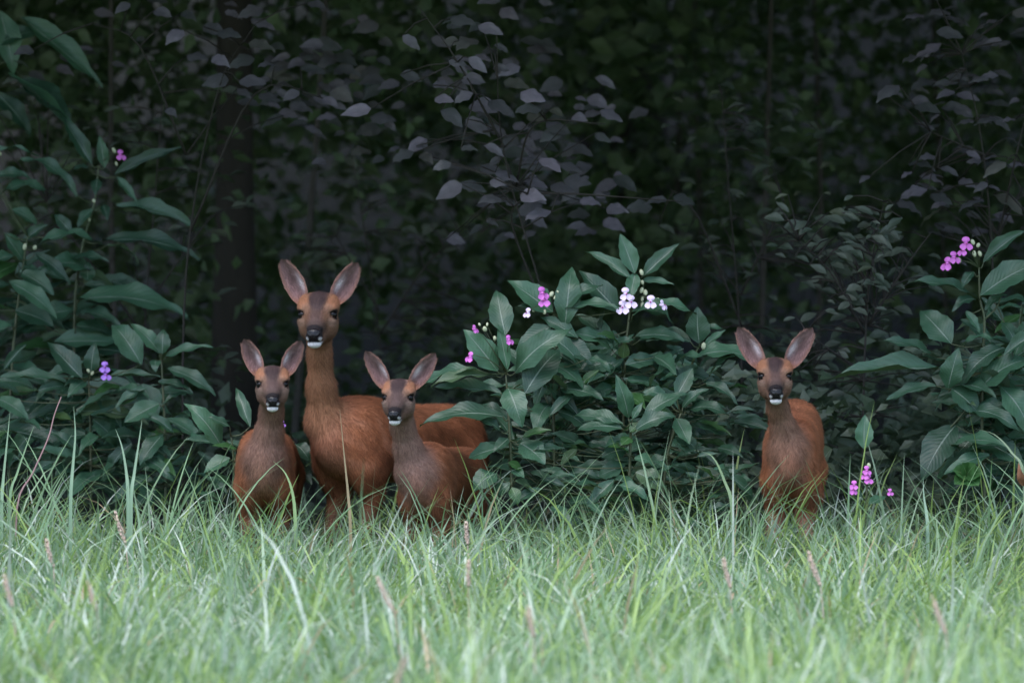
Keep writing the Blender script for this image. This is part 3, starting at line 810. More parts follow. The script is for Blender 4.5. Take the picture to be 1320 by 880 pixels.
class Field:
    """signed distance on an uneven grid, blended smoothly prim by prim"""
    def __init__(s, xs, ys, zs):
        s.ax = (xs, ys, zs)
        s.f = np.full((len(xs), len(ys), len(zs)), 1.0, np.float32)
    def add(s, lo, hi, fn, k, sub=False):
        sl = []
        for a, l, h in zip(s.ax, lo, hi):
            i0 = max(0, np.searchsorted(a, l - .09) - 1); i1 = min(len(a), np.searchsorted(a, h + .09) + 1)
            if i1 <= i0: return
            sl.append(slice(i0, i1))
        sl = tuple(sl)
        g = np.meshgrid(*[a[q_] for a, q_ in zip(s.ax, sl)], indexing='ij')
        d = fn(np.stack(g, -1)).astype(np.float32)
        o = s.f[sl]
        if sub:
            d = -d; h = np.clip(.5 - .5 * (o - d) / k, 0, 1); s.f[sl] = o * (1 - h) + d * h + k * h * (1 - h)
        else:
            h = np.clip(.5 + .5 * (o - d) / k, 0, 1); s.f[sl] = o * (1 - h) + d * h - k * h * (1 - h)
    def cone(s, p, q, r1, r2, k):
        p = np.array(p, float); q = np.array(q, float); ax = q - p; L2 = max(ax @ ax, 1e-9)
        def fn(X):
            t = np.clip(((X - p) @ ax) / L2, 0, 1)
            return np.linalg.norm(X - p - t[..., None] * ax, axis=-1) - (r1 + (r2 - r1) * t)
        r = max(r1, r2)
        s.add(np.minimum(p, q) - r, np.maximum(p, q) + r, fn, k)
    def ell(s, c, rad, R, k, sub=False):
        c = np.array(c, float); rad = np.array(rad, float)
        def fn(X):
            Q = (X - c) @ R
            k0 = np.linalg.norm(Q / rad, axis=-1); k1 = np.linalg.norm(Q / rad ** 2, axis=-1)
            return k0 * (k0 - 1) / np.maximum(k1, 1e-6)
        e = np.sqrt(((R * rad) ** 2).sum(1))
        s.add(c - e, c + e, fn, k, sub)
    def surface(s):
        f = s.f; I = f < 0
        nx, ny, nz = f.shape
        cnt = np.zeros((nx - 1, ny - 1, nz - 1), np.int8)
        corners = [(a, b, c) for a in (0, 1) for b in (0, 1) for c in (0, 1)]
        for a, b, c in corners:
            cnt += I[a:nx - 1 + a, b:ny - 1 + b, c:nz - 1 + c]
        act = np.argwhere((cnt > 0) & (cnt < 8))
        idm = np.full(cnt.shape, -1, np.int32)
        idm[tuple(act.T)] = np.arange(len(act))
        val = {c: f[act[:, 0] + c[0], act[:, 1] + c[1], act[:, 2] + c[2]] for c in corners}
        acc = np.zeros((len(act), 3)); num = np.zeros(len(act))
        for c in corners:
            for ax in range(3):
                if c[ax]: continue
                d = list(c); d[ax] = 1; d = tuple(d)
                v0, v1 = val[c], val[d]
                m_ = (v0 < 0) != (v1 < 0)
                t = np.where(m_, v0 / np.where(m_, v0 - v1, 1), 0)
                pos = np.tile(np.array(c, float), (len(act), 1)); pos[:, ax] = t
                acc[m_] += pos[m_]; num += m_
        loc = act + acc / num[:, None]
        V = np.stack([np.interp(loc[:, i], np.arange(len(s.ax[i])), s.ax[i]) for i in range(3)], -1)
        Q = []
        for ax in range(3):
            b, c = (ax + 1) % 3, (ax + 2) % 3
            A = np.moveaxis(I, (ax, b, c), (0, 1, 2)); D = np.moveaxis(idm, (ax, b, c), (0, 1, 2))
            ch = np.argwhere(A[:-1, 1:-1, 1:-1] != A[1:, 1:-1, 1:-1])
            if not len(ch): continue
            i, j, k = ch[:, 0], ch[:, 1] + 1, ch[:, 2] + 1
            qd = np.stack([D[i, j - 1, k - 1], D[i, j, k - 1], D[i, j, k], D[i, j - 1, k]], 1)
            flip = ~A[i, j, k]
            qd[flip] = qd[flip][:, ::-1]
            Q.append(qd)
        return V, np.concatenate(Q)

COAT = np.array((.275, .102, .050)); COAT_DK = np.array((.13, .05, .03)); COAT_LT = np.array((.27, .125, .075))

def deer(label, O, eye, hs, yaw, pitch, a, bs, neck, neck_col, chest_col, face_col, ears, front=(0, 0), seed=1, pale_leg=False, coat=COAT, wf=1.0, rl=0.0):
    O = Vector(O)
    r_ = np.random.default_rng(seed)
    root = empty("roe_deer", O, label, "deer")
    o = np.array(O)
    E = np.array(eye) - o
    ya, pi_ = math.radians(yaw), math.radians(pitch)
    RH = np.array(Matrix.Rotation(ya, 3, 'Z') @ Matrix.Rotation(pi_, 3, 'X'))
    H = lambda x, y, z: E + RH @ (np.array((x, y, z)) * hs)
    aa = math.radians(a)
    back = np.array((math.sin(aa), math.cos(aa), 0)); side = np.array((math.cos(aa), -math.sin(aa), 0)); up = np.array((0, 0, 1.0))
    RB = np.stack([back, side, up], 1)
    B = lambda l, w, z: (back * l + side * w + up * z) * bs
    NK = [(np.array(q_[0]) - o, q_[1]) for q_ in neck]
    lim = np.array([B(-.2, -.2, 0), B(-.2, .2, 0), B(.85, -.2, 0), B(.85, .2, .7), E + .16 * hs, E - .16 * hs])
    lo, hi = lim.min(0), lim.max(0)
    lo[2] = -.02; hi[2] = max(hi[2], E[2] + .1 * hs)
    fine = .0031 * hs ** .5
    xs = axis_grid(lo[0], hi[0], E[0] - .078 * hs, E[0] + .078 * hs, fine, .009)
    ys = axis_grid(lo[1], hi[1], E[1] - .14 * hs, E[1] + .09 * hs, fine, .009)
    zs = axis_grid(lo[2], hi[2], E[2] - .125 * hs, E[2] + .09 * hs, fine, .009)
    F_ = Field(xs, ys, zs)
    # trunk
    W = lambda *v: np.array((v[0], v[1] * wf, v[2])) * bs
    F_.ell(B(.38, 0, .468 + rl * .4), W(.30, .116, .122), RB, .02)
    F_.ell(B(.12, 0, .482), W(.17, .096, .122), RB, .05 * bs)
    for s in (-1, 1):
        F_.ell(B(.12, s * .062 * wf, .45), W(.10, .052, .145), RB, .04 * bs)
        F_.ell(B(.62, s * .05 * wf, .43 + rl * .7), W(.15, .07, .14), RB, .05 * bs)
    F_.ell(B(.17, 0, .535), np.array((.15, .055, .07)) * bs, RB, .06 * bs)
    F_.ell(B(.62, 0, .455 + rl), W(.16, .098, .108), RB, .05 * bs)
    # legs
    for s in (-1, 1):
        fl = front[0] if s < 0 else front[1]
        pts = [B(.10, s * .062 * wf, .41), B(.14, s * .062 * wf, .32), B(.10 - fl * .4, s * .058, .20), B(.10 - fl * .7, s * .056, .06), B(.085 - fl * .7, s * .056, .018)]
        rad = [.056, .036, .022, .0145, .019]
        for i in range(4): F_.cone(pts[i], pts[i + 1], rad[i] * bs, rad[i + 1] * bs, .02 * bs)
        F_.ell(pts[2], np.array((.024, .021, .03)) * bs, RB, .015 * bs)
        pts = [B(.64, s * .062 * wf, .42), B(.585, s * .064 * wf, .325), B(.70, s * .06 * wf, .235), B(.675, s * .056 * wf, .06), B(.66, s * .056 * wf, .018)]
        rad = [.085 * wf, .056 * wf, .026, .0155, .019]
        for i in range(4): F_.cone(pts[i], pts[i + 1], rad[i] * bs, rad[i + 1] * bs, .025 * bs)
    # neck
    N0 = H(0, .05, -.04)
    chain = [(N0, NK[0][1] * 1.05)] + NK + [(B(.08, 0, .49), .082 * bs * (.5 + .5 * wf))]
    for (p_, r1), (q_, r2) in zip(chain[:-1], chain[1:]):
        F_.cone(p_, q_, r1, r2, .022 * bs)
    F_.cone(NK[-1][0], B(.22, 0, .53), NK[-1][1] * .75, .06 * bs, .05 * bs)
    # head
    k = .016 * hs
    he = lambda c, rad, kk=k, sub=False: F_.ell(H(*c), np.array(rad) * hs, RH, kk, sub)
    he((0, .036, .004), (.048, .064, .062), .02 * hs)
    for s in (-1, 1):
        he((s * .038, .008, .0155), (.024, .032, .018))
        he((s * .040, .004, -.018), (.019, .026, .013))
        he((s * .029, .022, -.035), (.028, .05, .042))
        he((s * .040, .036, .034), (.015, .018, .020), .03 * hs)
    F_.cone(H(0, -.005, -.008), H(0, -.096, -.056), .036 * hs, .0205 * hs, k)
    F_.cone(H(0, .02, -.05), H(0, -.080, -.083), .036 * hs, .0175 * hs, k)
    he((0, -.084, -.089), (.021, .016, .011), .008 * hs)
    for s in (-1, 1):
        he((s * .011, -.094, -.066), (.015, .019, .014), .008 * hs)
        he((s * .050, -.012, -.001), (.012, .013, .0105), .006 * hs, True)
    V, Q = F_.surface()
    # ---- colours by place on the animal
    L = (V - E) @ RH / hs
    X, Yb, Z = L[:, 0], L[:, 1], L[:, 2]
    ax_ = np.abs(X)
    Bq = V / bs
    l_, w_, z_ = Bq @ back, Bq @ side, Bq[:, 2]
    nz = sum(np.sin(V @ r_.normal(size=3) * fr + r_.uniform(0, 6)) for fr in (12, 22, 38, 60, 85)) / 4
    def lay(col, c, m_): return col * (1 - m_[:, None]) + np.array(c) * m_[:, None]
    col = np.tile(coat, (len(V), 1)) * (1 + .30 * nz[:, None])
    col = lay(col, COAT_DK * 1.15, .5 * sst(.42, .33, z_))  # lower trunk and upper legs: mostly body shade put into the coat
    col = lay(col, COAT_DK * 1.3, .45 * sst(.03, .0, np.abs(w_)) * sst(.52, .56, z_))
    col = lay(col, (.30, .16, .11), .4 * sst(.15, .7, nz) * sst(.36, .44, z_) * sst(.3, .05, l_))
    col = lay(col, COAT_LT, .35 * sst(.5, .58, z_) * sst(.2, .35, l_) * (1 - np.clip(np.abs(nz), 0, 1)))
    col = lay(col, chest_col, .8 * sst(.12, -.02, l_) * sst(.085, .03, np.abs(w_ + .012 * nz)) * sst(.34, .42, z_))
    leg = sst(.31, .25, z_)
    col = lay(col, (.12, .07, .048) if not pale_leg else (.26, .17, .13), leg * .8)  # legs darkened in colour for shade; pale legs are the fawn's own
    col = lay(col, (.02, .017, .015), sst(.035, .025, z_))
    # neck
    zc, zh = NK[-1][0][2], E[2]
    dn = np.full(len(V), 9.0)
    for (p_, r1), (q_, r2) in zip(chain[:-2], chain[1:-1]):
        ax3 = q_ - p_; t = np.clip(((V - p_) @ ax3) / (ax3 @ ax3), 0, 1)
        dn = np.minimum(dn, np.linalg.norm(V - p_ - t[:, None] * ax3, axis=1) / (r1 + (r2 - r1) * t))
    nm = sst(1.75, .95, dn + .12 * nz)
    nfront = sst(.03, -.03, (V[:, 1] - np.interp(V[:, 2], [NK[-1][0][2], N0[2]], [NK[-1][0][1], N0[1]])))
    col = lay(col, np.array(neck_col), nm * (.45 + .5 * nfront))
    col *= (1 + .10 * nz[:, None])
    # head
    hm = sst(.105, .055, Yb + np.maximum(0, -.06 - Z) * 1.2) * sst(-.128, -.100, Z)
    face = np.tile(np.array(face_col), (len(V), 1)) * (1 + .24 * nz[:, None])
    face = lay(face, (.15, .085, .06), .7 * sst(-.03, -.075, Z))
    face = lay(face, (.31, .142, .08), .85 * sst(.028, .012, np.hypot(ax_ - .047, (Z - .034) * .9)))
    face = lay(face, (.27, .155, .11), .6 * sst(.022, .008, np.hypot(ax_ - .034, (Z - .014) * 1.2)))
    face = lay(face, (.050, .033, .035), .96 * sst(1.5, .5, ((X + .004 * nz) / .027) ** 2 + ((Z - .043 + .004 * nz) / .033) ** 2))
    face = lay(face, (.078, .053, .054), .8 * sst(.027, .008, ax_ - .008 * sst(0, -.05, Z)) * sst(.035, .02, Z) * sst(-.062, -.04, Z))
    face = lay(face, (.36, .25, .21), .35 * sst(.019, .007, np.hypot(ax_ - .044, Z + .026)))
    face = lay(face, (.018, .014, .014), sst(.0255, .0170, np.sqrt((ax_ - .0485) ** 2 + (Z * 1.1) ** 2 + (Yb + .006) ** 2)))
    face = lay(face, (.33, .24, .22), .5 * sst(-.06, -.075, Yb) * sst(-.036, -.042, Z) * sst(.02, .03, ax_))
    face = lay(face, (.062, .042, .038), .8 * sst(-.05, -.08, Yb) * sst(.050, .032, np.hypot(X * .9, Z + .058)))
    face = lay(face, (.016, .013, .015), sst(-.066, -.080, Yb) * sst(.034, .028, np.hypot(X * .95, Z + .060)))
    face = lay(face, (.62, .58, .62), sst(.0072, .0035, np.hypot(ax_ - .0205, (Z + .0735) * .9)) * .85 * sst(-.07, -.085, Yb))
    face = lay(face, (.66, .62, .66), sst(-.0815, -.0855, Z) * sst(-.055, -.072, Yb) * sst(-.108, -.102, Z) * sst(.027, .022, ax_))
    col = col * (1 - hm[:, None]) + face * hm[:, None]
    col = np.clip(col, .004, .9)
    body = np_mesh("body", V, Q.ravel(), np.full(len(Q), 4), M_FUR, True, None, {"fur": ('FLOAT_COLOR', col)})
    link("body", body, root)
    nrm = np.zeros(len(V) * 3, np.float32); body.vertices.foreach_get("normal", nrm); nrm = nrm.reshape(-1, 3)
    # ---- fur strands
    tri = V[Q]
    area = np.linalg.norm(np.cross(tri[:, 2] - tri[:, 0], tri[:, 3] - tri[:, 1]), axis=1)
    ctr = tri.mean(1)
    Lc = (ctr - E) @ RH / hs
    isf = (Lc[:, 1] < .06) & (Lc[:, 2] > -.11) & (np.abs(Lc[:, 0]) < .08)
    wgt = area * np.where(isf, 10.0, 1.0) * (ctr[:, 2] > .12)
    nf = 66000
    pick = r_.choice(len(Q), nf, p=wgt / wgt.sum())
    uu = r_.dirichlet((1, 1, 1, 1), nf)
    P = (tri[pick] * uu[..., None]).sum(1)
    vi = Q[pick, 0]
    nn, cc = nrm[vi], col[vi]
    fl = np.tile(back * .6 + np.array((0, 0, -1.0)), (nf, 1))
    fpk = isf[pick]
    fl[fpk] = RH @ np.array((0, 1.0, .25))
    fl += r_.normal(size=(nf, 3)) * .22
    fl -= nn * (fl * nn).sum(1, keepdims=True); fl /= np.linalg.norm(fl, axis=1, keepdims=True) + 1e-6
    d = fl + nn * r_.uniform(.12, .5, (nf, 1)); d /= np.linalg.norm(d, axis=1, keepdims=True)
    ln = np.where(fpk, .0105 * hs, .016 * bs) * r_.uniform(.6, 1.4, nf)
    near_e = np.sqrt((np.abs(Lc[pick, 0]) - .0485) ** 2 + Lc[pick, 2] ** 2 + (Lc[pick, 1] + .006) ** 2) < .024
    near_m = Lc[pick, 1] < -.068
    ln = np.where(fpk & (near_e | near_m), .0015, ln)
    wd = np.where(fpk, .0012, .0019)[:, None]
    sd = np.cross(d, nn); sd /= np.linalg.norm(sd, axis=1, keepdims=True) + 1e-6
    SV = np.stack([P - sd * wd * .5, P + sd * wd * .5, P + d * ln[:, None]], 1).reshape(-1, 3)
    fm = np_mesh("fur", SV, np.arange(nf * 3), np.full(nf, 3), M_STRAND, False, None,
                 {"fur": ('FLOAT_COLOR', np.repeat(cc, 3, 0)), "skin_normal": ('FLOAT_VECTOR', np.repeat(nn, 3, 0))})
    tag(link("fur", fm, root), kind="stuff")
    # ---- eyes, nose
    for s in (-1, 1):
        e_ = link("eye", blob_mesh("eye", M_EYE, .0145 * hs, .0140 * hs, .0140 * hs, 16, 12), root, Vector(H(s * .0462, -.0035, -.001)))
    nb = blob_mesh("nose", M_NOSE, .0205 * hs, .012 * hs, .0165 * hs, 20, 14)
    for v in nb.vertices:
        if v.co.y < 0:
            for s in (-1, 1):
                dd = math.hypot((v.co.x / hs - s * .0115), v.co.z / hs + .001)
                v.co.y += .006 * hs * max(0, 1 - dd / .0065)
        v.co.x *= 1 + .25 * v.co.z / (.0165 * hs)
    no = link("nose", nb, root, Vector(H(0, -.110, -.056)))
    no.rotation_euler = (math.radians(-15), 0, ya)
    # ---- ears
    for s, ear in zip((-1, 1), ears):
        tip, wdt, fx = ear                     # tip in head units, full width, facing
        b0 = np.array((s * .043, .030, .034)); tp = np.array(tip)
        e1 = tp - b0; Le = np.linalg.norm(e1); e1 /= Le
        fc = np.array(fx, float); fc -= e1 * (fc @ e1); fc /= np.linalg.norm(fc)
        wv = np.cross(e1, fc)
        nt_, nu = 22, 16
        G, C = [], []
        for lay_i in (0, 1):
            for i in range(nt_ + 1):
                t = i / nt_
                w = wdt * .5 * (.66 + .34 * math.sin(math.pi * min(1, t / .88))) if t < .44 else wdt * .5 * max(0, 1 - ((t - .44) / .565) ** 1.9) ** .74
                w = max(w, .0012) if t < 1 else .0012
                for j in range(nu + 1):
                    u = -1 + 2 * j / nu
                    cup = (.019 * (1 - t) ** .8 + .006) * (w / (wdt * .5)) ** .6
                    dp = -cup * (1 - u * u) * 1.5
                    roll = .010 * math.exp(-((t - .05) / .25) ** 2) * (u * u)     # base closes into a tube
                    inn_ = u * (1 if np.dot(wv, (1, 0, 0)) * s < 0 else -1)
                    pos = b0 + e1 * t * Le + wv * (u * w * (1.1 if inn_ < 0 else .9) * (1 - .22 * math.exp(-((t) / .12) ** 2))) + fc * (dp + roll)
                    pos = pos + fc * (-.010 * math.sin(math.pi * t) + .012 * t * t)
                    if lay_i: pos = pos - fc * .0042 * (1 - .5 * t) * (1.02 - u * u * .98)
                    G.append(H(*pos))
                    inner = u * (1 if np.dot(wv, (1, 0, 0)) * s < 0 else -1)       # +1 at the edge nearer the crown
                    n_ = .5 + .5 * math.sin(u * 17 + t * 5 + seed) * math.sin(t * 23 + u * 9)
                    base = np.array((.235, .14, .14)) * (.8 + .35 * n_)
                    if lay_i: base = np.array((.17, .08, .05))
                    else:
                        wt = math.exp(-((inner - .42) / .34) ** 2 - ((t - .36) / .17) ** 2)
                        base = base * (1 - .92 * wt) + np.array((.82, .70, .75)) * .92 * wt
                        dk = math.exp(-((inner + .25) / .35) ** 2 - ((t - .55) / .28) ** 2)
                        base = base * (1 - .45 * dk)
                        rim = sst(.74, .95, abs(u)); base = base * (1 - rim * .75) + np.array((.24, .125, .10)) * rim * .75
                    tipd = float(sst(.80, 1.0, t)); base = base * (1 - .55 * tipd) + np.array((.07, .04, .04)) * .55 * tipd
                    lowd = float(sst(.2, .03, t)); base = base * (1 - .7 * lowd) + np.array((.30, .135, .08)) * .7 * lowd
                    C.append(base)
        st = (nt_ + 1) * (nu + 1); FQ = []
        for i in range(nt_):
            for j in range(nu):
                q0 = i * (nu + 1) + j
                FQ.append((q0, q0 + 1, q0 + nu + 2, q0 + nu + 1)); FQ.append((st + q0, st + q0 + nu + 1, st + q0 + nu + 2, st + q0 + 1))
            for j in (0, nu):
                q0 = i * (nu + 1) + j; q1 = q0 + nu + 1
                FQ.append((q0, q1, q1 + st, q0 + st) if j == 0 else (q1, q0, q0 + st, q1 + st))
        FQ.append(tuple(nt_ * (nu + 1) + j for j in (0, nu)) + tuple(st + nt_ * (nu + 1) + j for j in (nu, 0)))
        G = np.array(G)
        ear_o = link("ear", np_mesh("ear", G, np.array(FQ).ravel(), np.full(len(FQ), 4), M_FUR, True, None, {"fur": ('FLOAT_COLOR', np.array(C))}), root)
        # hair inside the ear: pale strands from both rims and the base
        nh = 1500
        iu = r_.integers(0, 2, nh); ti = r_.uniform(.05, .9, nh); C = np.array(C)
        gi = (ti * nt_).astype(int); rimj = np.where(iu == 0, r_.integers(0, 4, nh), nu - r_.integers(0, 4, nh))
        anyj = r_.integers(0, nu + 1, nh); use = r_.random(nh) < .5
        jj_ = np.where(use, rimj, anyj)
        P0 = G[gi * (nu + 1) + jj_]; cen = G[np.minimum(gi + 4, nt_) * (nu + 1) + nu // 2]
        dd = cen - P0; dd /= np.linalg.norm(dd, axis=1, keepdims=True) + 1e-6
        fcw = RH @ fc; e1w = RH @ e1
        dd = dd * r_.uniform(.2, 1, (nh, 1)) + fcw * .45 + e1w * .8 + r_.normal(size=(nh, 3)) * .25
        dd /= np.linalg.norm(dd, axis=1, keepdims=True)
        ll = r_.uniform(.008, .018, (nh, 1)) * hs
        sw = np.cross(dd, fcw); sw /= np.linalg.norm(sw, axis=1, keepdims=True) + 1e-6
        SV = np.stack([P0 - sw * .0007, P0 + sw * .0007, P0 + dd * ll], 1).reshape(-1, 3)
        hc = C[gi * (nu + 1) + jj_] * r_.uniform(.9, 1.35, (nh, 1))
        hm_ = np_mesh("hair", SV, np.arange(nh * 3), np.full(nh, 3), M_STRAND, False, None,
                      {"fur": ('FLOAT_COLOR', np.repeat(np.clip(hc, 0, .8), 3, 0)), "skin_normal": ('FLOAT_VECTOR', np.tile(fcw, (nh * 3, 1)))})
        tag(link("hair", hm_, ear_o), kind="stuff")
    return root

def NP(px, py, Y, r): return (at(px, py, Y), r)
def ground_at(px, Y):
    v = at(px, 700, Y); return Vector((v.x, Y, 0))
GREY_N = (.20, .115, .092)
deer("adult doe with the tallest head, standing between two fawns with her red-brown flank turned right", ground_at(426, 20.1), at(409.5, 405, 19.98), 1.0, -5, 0, 33, 1.0,
     [NP(412, 458, 20.07, .035), NP(414, 500, 20.10, .043), NP(420, 545, 20.13, .058)], (.235, .112, .062), (.27, .12, .075), (.180, .096, .062),
     (((-.113, .03, .170), .067, (-.25, -1, .1)), ((.120, .03, .160), .067, (.25, -1, .1))), front=(.02, -.02), seed=3)
deer("fawn on the far left facing the camera, its ear overlapping the doe's neck", ground_at(340, 19.85), at(351, 495, 19.72), .80, 3, 0, 0, .86,
     [NP(350, 532, 19.82, .034), NP(347, 558, 19.85, .042), NP(342, 590, 19.87, .056)], GREY_N, (.23, .125, .09), (.175, .108, .088),
     (((-.105, .03, .172), .070, (-.3, -1, .1)), ((.108, .03, .165), .070, (.35, -1, .1))), seed=5, wf=.86)
deer("middle fawn beside the balsam clump, standing in front of the doe's flank", ground_at(538, 19.66), at(513, 512, 19.55), .78, -8, 2, 15, .80,
     [NP(519, 550, 19.64, .035), NP(526, 578, 19.67, .043), NP(535, 608, 19.69, .055)], (.205, .125, .105), (.24, .12, .09), (.17, .108, .092),
     (((-.128, .03, .178), .070, (-.25, -1, .1)), ((.142, .03, .172), .070, (.3, -1, .1))), front=(.0, .05), seed=7, wf=.8, coat=COAT * .72)
deer("lone fawn on the right facing the camera beside the low purple flowers", ground_at(1018, 19.9), at(999, 485, 19.78), .84, 0, -2, 4, .90,
     [NP(1003, 527, 19.88, .031), NP(1010, 552, 19.91, .038), NP(1016, 580, 19.93, .052)], (.21, .12, .088), (.25, .125, .088), (.235, .130, .094),
     (((-.132, .03, .180), .075, (-.25, -1, .1)), ((.135, .03, .178), .075, (.25, -1, .1))), front=(.0, .06), seed=9, pale_leg=True, wf=.78, rl=.10, coat=COAT * 1.18)

# ------------------------------------------------------------------ grass
gm2, nt, p, out = new_mat("grass_blade")
a = N(nt, "ShaderNodeAttribute", attribute_name="tint")
nt.links.new(a.outputs["Color"], p.inputs["Base Color"])
p.inputs["Roughness"].default_value = .5
p.inputs["Specular IOR Level"].default_value = .45
tr = N(nt, "ShaderNodeBsdfTranslucent")
nt.links.new(mixc(nt, 1.0, a.outputs["Color"], (1.1, 1.25, .7), 'MULTIPLY'), tr.inputs[0])
mx = N(nt, "ShaderNodeMixShader"); mx.inputs[0].default_value = .3
nt.links.new(p.outputs[0], mx.inputs[1]); nt.links.new(tr.outputs[0], mx.inputs[2]); nt.links.new(mx.outputs[0], out.inputs[0])

def blades(base, length, width, az, th0, bend, face, col, ns=5):
    """curved tapering ribbons; th0 = lean from vertical at the root, bend = extra lean at the tip"""
    n = len(base)
    t = np.linspace(0, 1, ns + 1)
    P = np.zeros((n, ns + 1, 3)); P[:, 0] = base
    h = np.stack([np.cos(az), np.sin(az), np.zeros(n)], 1)
    for i in range(ns):
        th = th0 + bend * ((i + .5) / ns) ** 1.6
        P[:, i + 1] = P[:, i] + (length / ns)[:, None] * (np.sin(th)[:, None] * h + np.cos(th)[:, None] * np.array((0, 0, 1.0)))
    sd = np.stack([np.cos(face), np.sin(face), np.zeros(n)], 1)
    wt = np.array([.75, 1, 1, .85, .55][:ns] if ns == 5 else np.interp(t[:-1], [0, .3, .7, 1], [.75, 1, .85, .3]))
    A = P[:, :ns] - sd[:, None] * (width[:, None] * wt / 2)[..., None]
    Bv = P[:, :ns] + sd[:, None] * (width[:, None] * wt / 2)[..., None]
    V = np.concatenate([A, Bv, P[:, ns:]], 1)           # 2*ns + 1 verts
    m = 2 * ns + 1
    b = (np.arange(n) * m)[:, None]
    quads = np.concatenate([b + np.array([[i, i + ns, i + ns + 1, i + 1]]) for i in range(ns - 1)], 1)
    tris = b + np.array([[ns - 1, 2 * ns - 1, 2 * ns]])
    FL_ = np.concatenate([quads, tris], 1).ravel()
    tot = np.tile(np.r_[np.full(ns - 1, 4), 3], n)
    c = np.repeat(col, m, 0)
    return V.reshape(-1, 3), FL_, tot, c

def field(n, x0, x1, y0, y1):
    return np.stack([rng.uniform(x0, x1, n), rng.uniform(y0, y1, n)], 1)
xy = np.concatenate([field(46000, -2.1, 2.1, 12.6, 20.2), field(9000, -2.1, 2.1, 19.3, 20.6), field(24000, -5, 5, 9.0, 20.4), field(1500, -2.3, 2.3, 20.3, 21.6)])
keep = ~((xy[:, 1] > 20.6) & (rng.random(len(xy)) < .35))
xy = xy[keep]
n = len(xy)
lean_f = np.sin(xy[:, 0] * 2.3 + 1) + np.sin(xy[:, 1] * 1.7 + xy[:, 0] * 1.1) + np.sin(xy[:, 0] * 5.1 - xy[:, 1] * 2.9)
tuft = np.sin(xy[:, 0] * 6.1 + np.sin(xy[:, 1] * 3.3) * 2) * np.sin(xy[:, 1] * 4.7 + np.sin(xy[:, 0] * 4.1) * 2)
az = lean_f * 1.3 + tuft * 1.5 + rng.normal(size=n) * 1.2 - .4
ln = (.155 + .125 * (tuft * .5 + .5) + .025 * sst(18.2, 19.3, xy[:, 1])) * rng.uniform(.65, 1.35, n)
long_ = rng.random(n) < .13
ln = np.where(long_, ln * rng.uniform(1.25, 1.75, n), ln)
wd = rng.uniform(.004, .0105, n)
th0 = np.abs(rng.normal(size=n)) * .22 + .05
bend = rng.uniform(.15, 2.7, n)
cA, cB, cC, cD = (np.array(v) for v in ((.14, .25, .135), (.29, .39, .29), (.26, .37, .12), (.50, .56, .51)))
u1, u2 = rng.random((n, 1)), rng.random((n, 1))
pk = np.clip(np.sin(xy[:, 0] * 2.1 + 2 + np.sin(xy[:, 1] * 1.3)) * np.sin(xy[:, 1] * 1.9 + xy[:, 0]) * .5 + .5 + xy[:, 0] * .12, 0, 1)
col = cA * (1 - u1) + cB * u1
col = np.where(u2 < .18 + .25 * pk[:, None], cC * (.8 + .4 * u1), col)
col = np.where(u2 > .80 + .12 * pk[:, None], cD * (.8 + .3 * u1), col)
col = col * (1 - .18 * pk[:, None]) + cC * .18 * pk[:, None]
col = np.where(rng.random((n, 1)) < .02, np.array((.40, .30, .20)), col)
V, Fl, tot, c = blades(np.c_[xy, np.zeros(n)], ln, wd, az, th0, bend, rng.uniform(0, 6.283, n), col)
tag(link("meadow_grass", np_mesh("meadow_grass", V, Fl, tot, gm2, True, None, {"tint": ('FLOAT_COLOR', c)})),
    "long pale green grass of the meadow", "grass", kind="stuff")

# long arching blades along the wood edge
n = 800
xy = np.stack([rng.uniform(-2.2, 2.2, n), rng.uniform(19.2, 20.1, n)], 1)
gx_ = np.sin(xy[:, 0] * 4.3 + .6) + np.sin(xy[:, 0] * 9.1 + 2)
keep = gx_ + rng.normal(size=n) * .6 > -.4
xy = xy[keep]; n = len(xy)
col = np.array((.17, .28, .15)) * rng.uniform(.75, 1.4, (n, 1)) * np.array((1, 1, 1)) + rng.uniform(0, .04, (n, 1))
V, Fl, tot, c = blades(np.c_[xy, np.zeros(n)], rng.uniform(.32, .58, n), rng.uniform(.004, .0075, n), rng.choice([0, math.pi], n) + rng.normal(size=n) * .6,
                       np.abs(rng.normal(size=n)) * .18 + .08, rng.uniform(.3, 2.2, n), rng.uniform(0, 6.283, n), col, 9)
tag(link("tall_grass", np_mesh("tall_grass", V, Fl, tot, gm2, True, None, {"tint": ('FLOAT_COLOR', c)})),
    "long arching grass blades in front of the balsam plants", "grass", kind="stuff")

def single_blade(name, label, pts, Y, w, colr, cat="grass blade", group=None, mat=None):
    """one grass blade or stem through pixel points, root first"""
    P0 = at(pts[0][0], pts[0][1], Y); base = Vector((P0.x, Y, 0))
    pl = bez([Vector((0, 0, -.01))] + [at(x, y, Y + .02 * i) - base for i, (x, y) in enumerate(pts)], 4)
    if mat:
        V, F = tube_arrays(pl, [w * .5 * (1 - .6 * i / (len(pl) - 1)) for i in range(len(pl))], 6)
        o = link(name, mesh_vf(name, V, F, mat), None, base)
    else:
        V, F = [], []
        m = len(pl)
        for i, q_ in enumerate(pl):
            ww = w * .5 * min(1, (m - 1 - i) / (m * .6) + .05)
            V += [q_ - Vector((ww, 0, 0)), q_ + Vector((0, ww * .35, 0)), q_ + Vector((ww, 0, 0))]
        for i in range(m - 1):
            for k in (0, 1): F.append((i * 3 + k, i * 3 + k + 1, i * 3 + k + 4, i * 3 + k + 3))
        me = mesh_vf(name, V, F, gm2)
        at_ = me.attributes.new("tint", 'FLOAT_COLOR', 'POINT')
        at_.data.foreach_set("color", np.tile(np.r_[colr, 1], len(V)).astype(np.float32))
        o = link(name, me, None, base)
    return tag(o, label, cat, group)
GR = "tall single grass blades at the wood edge"
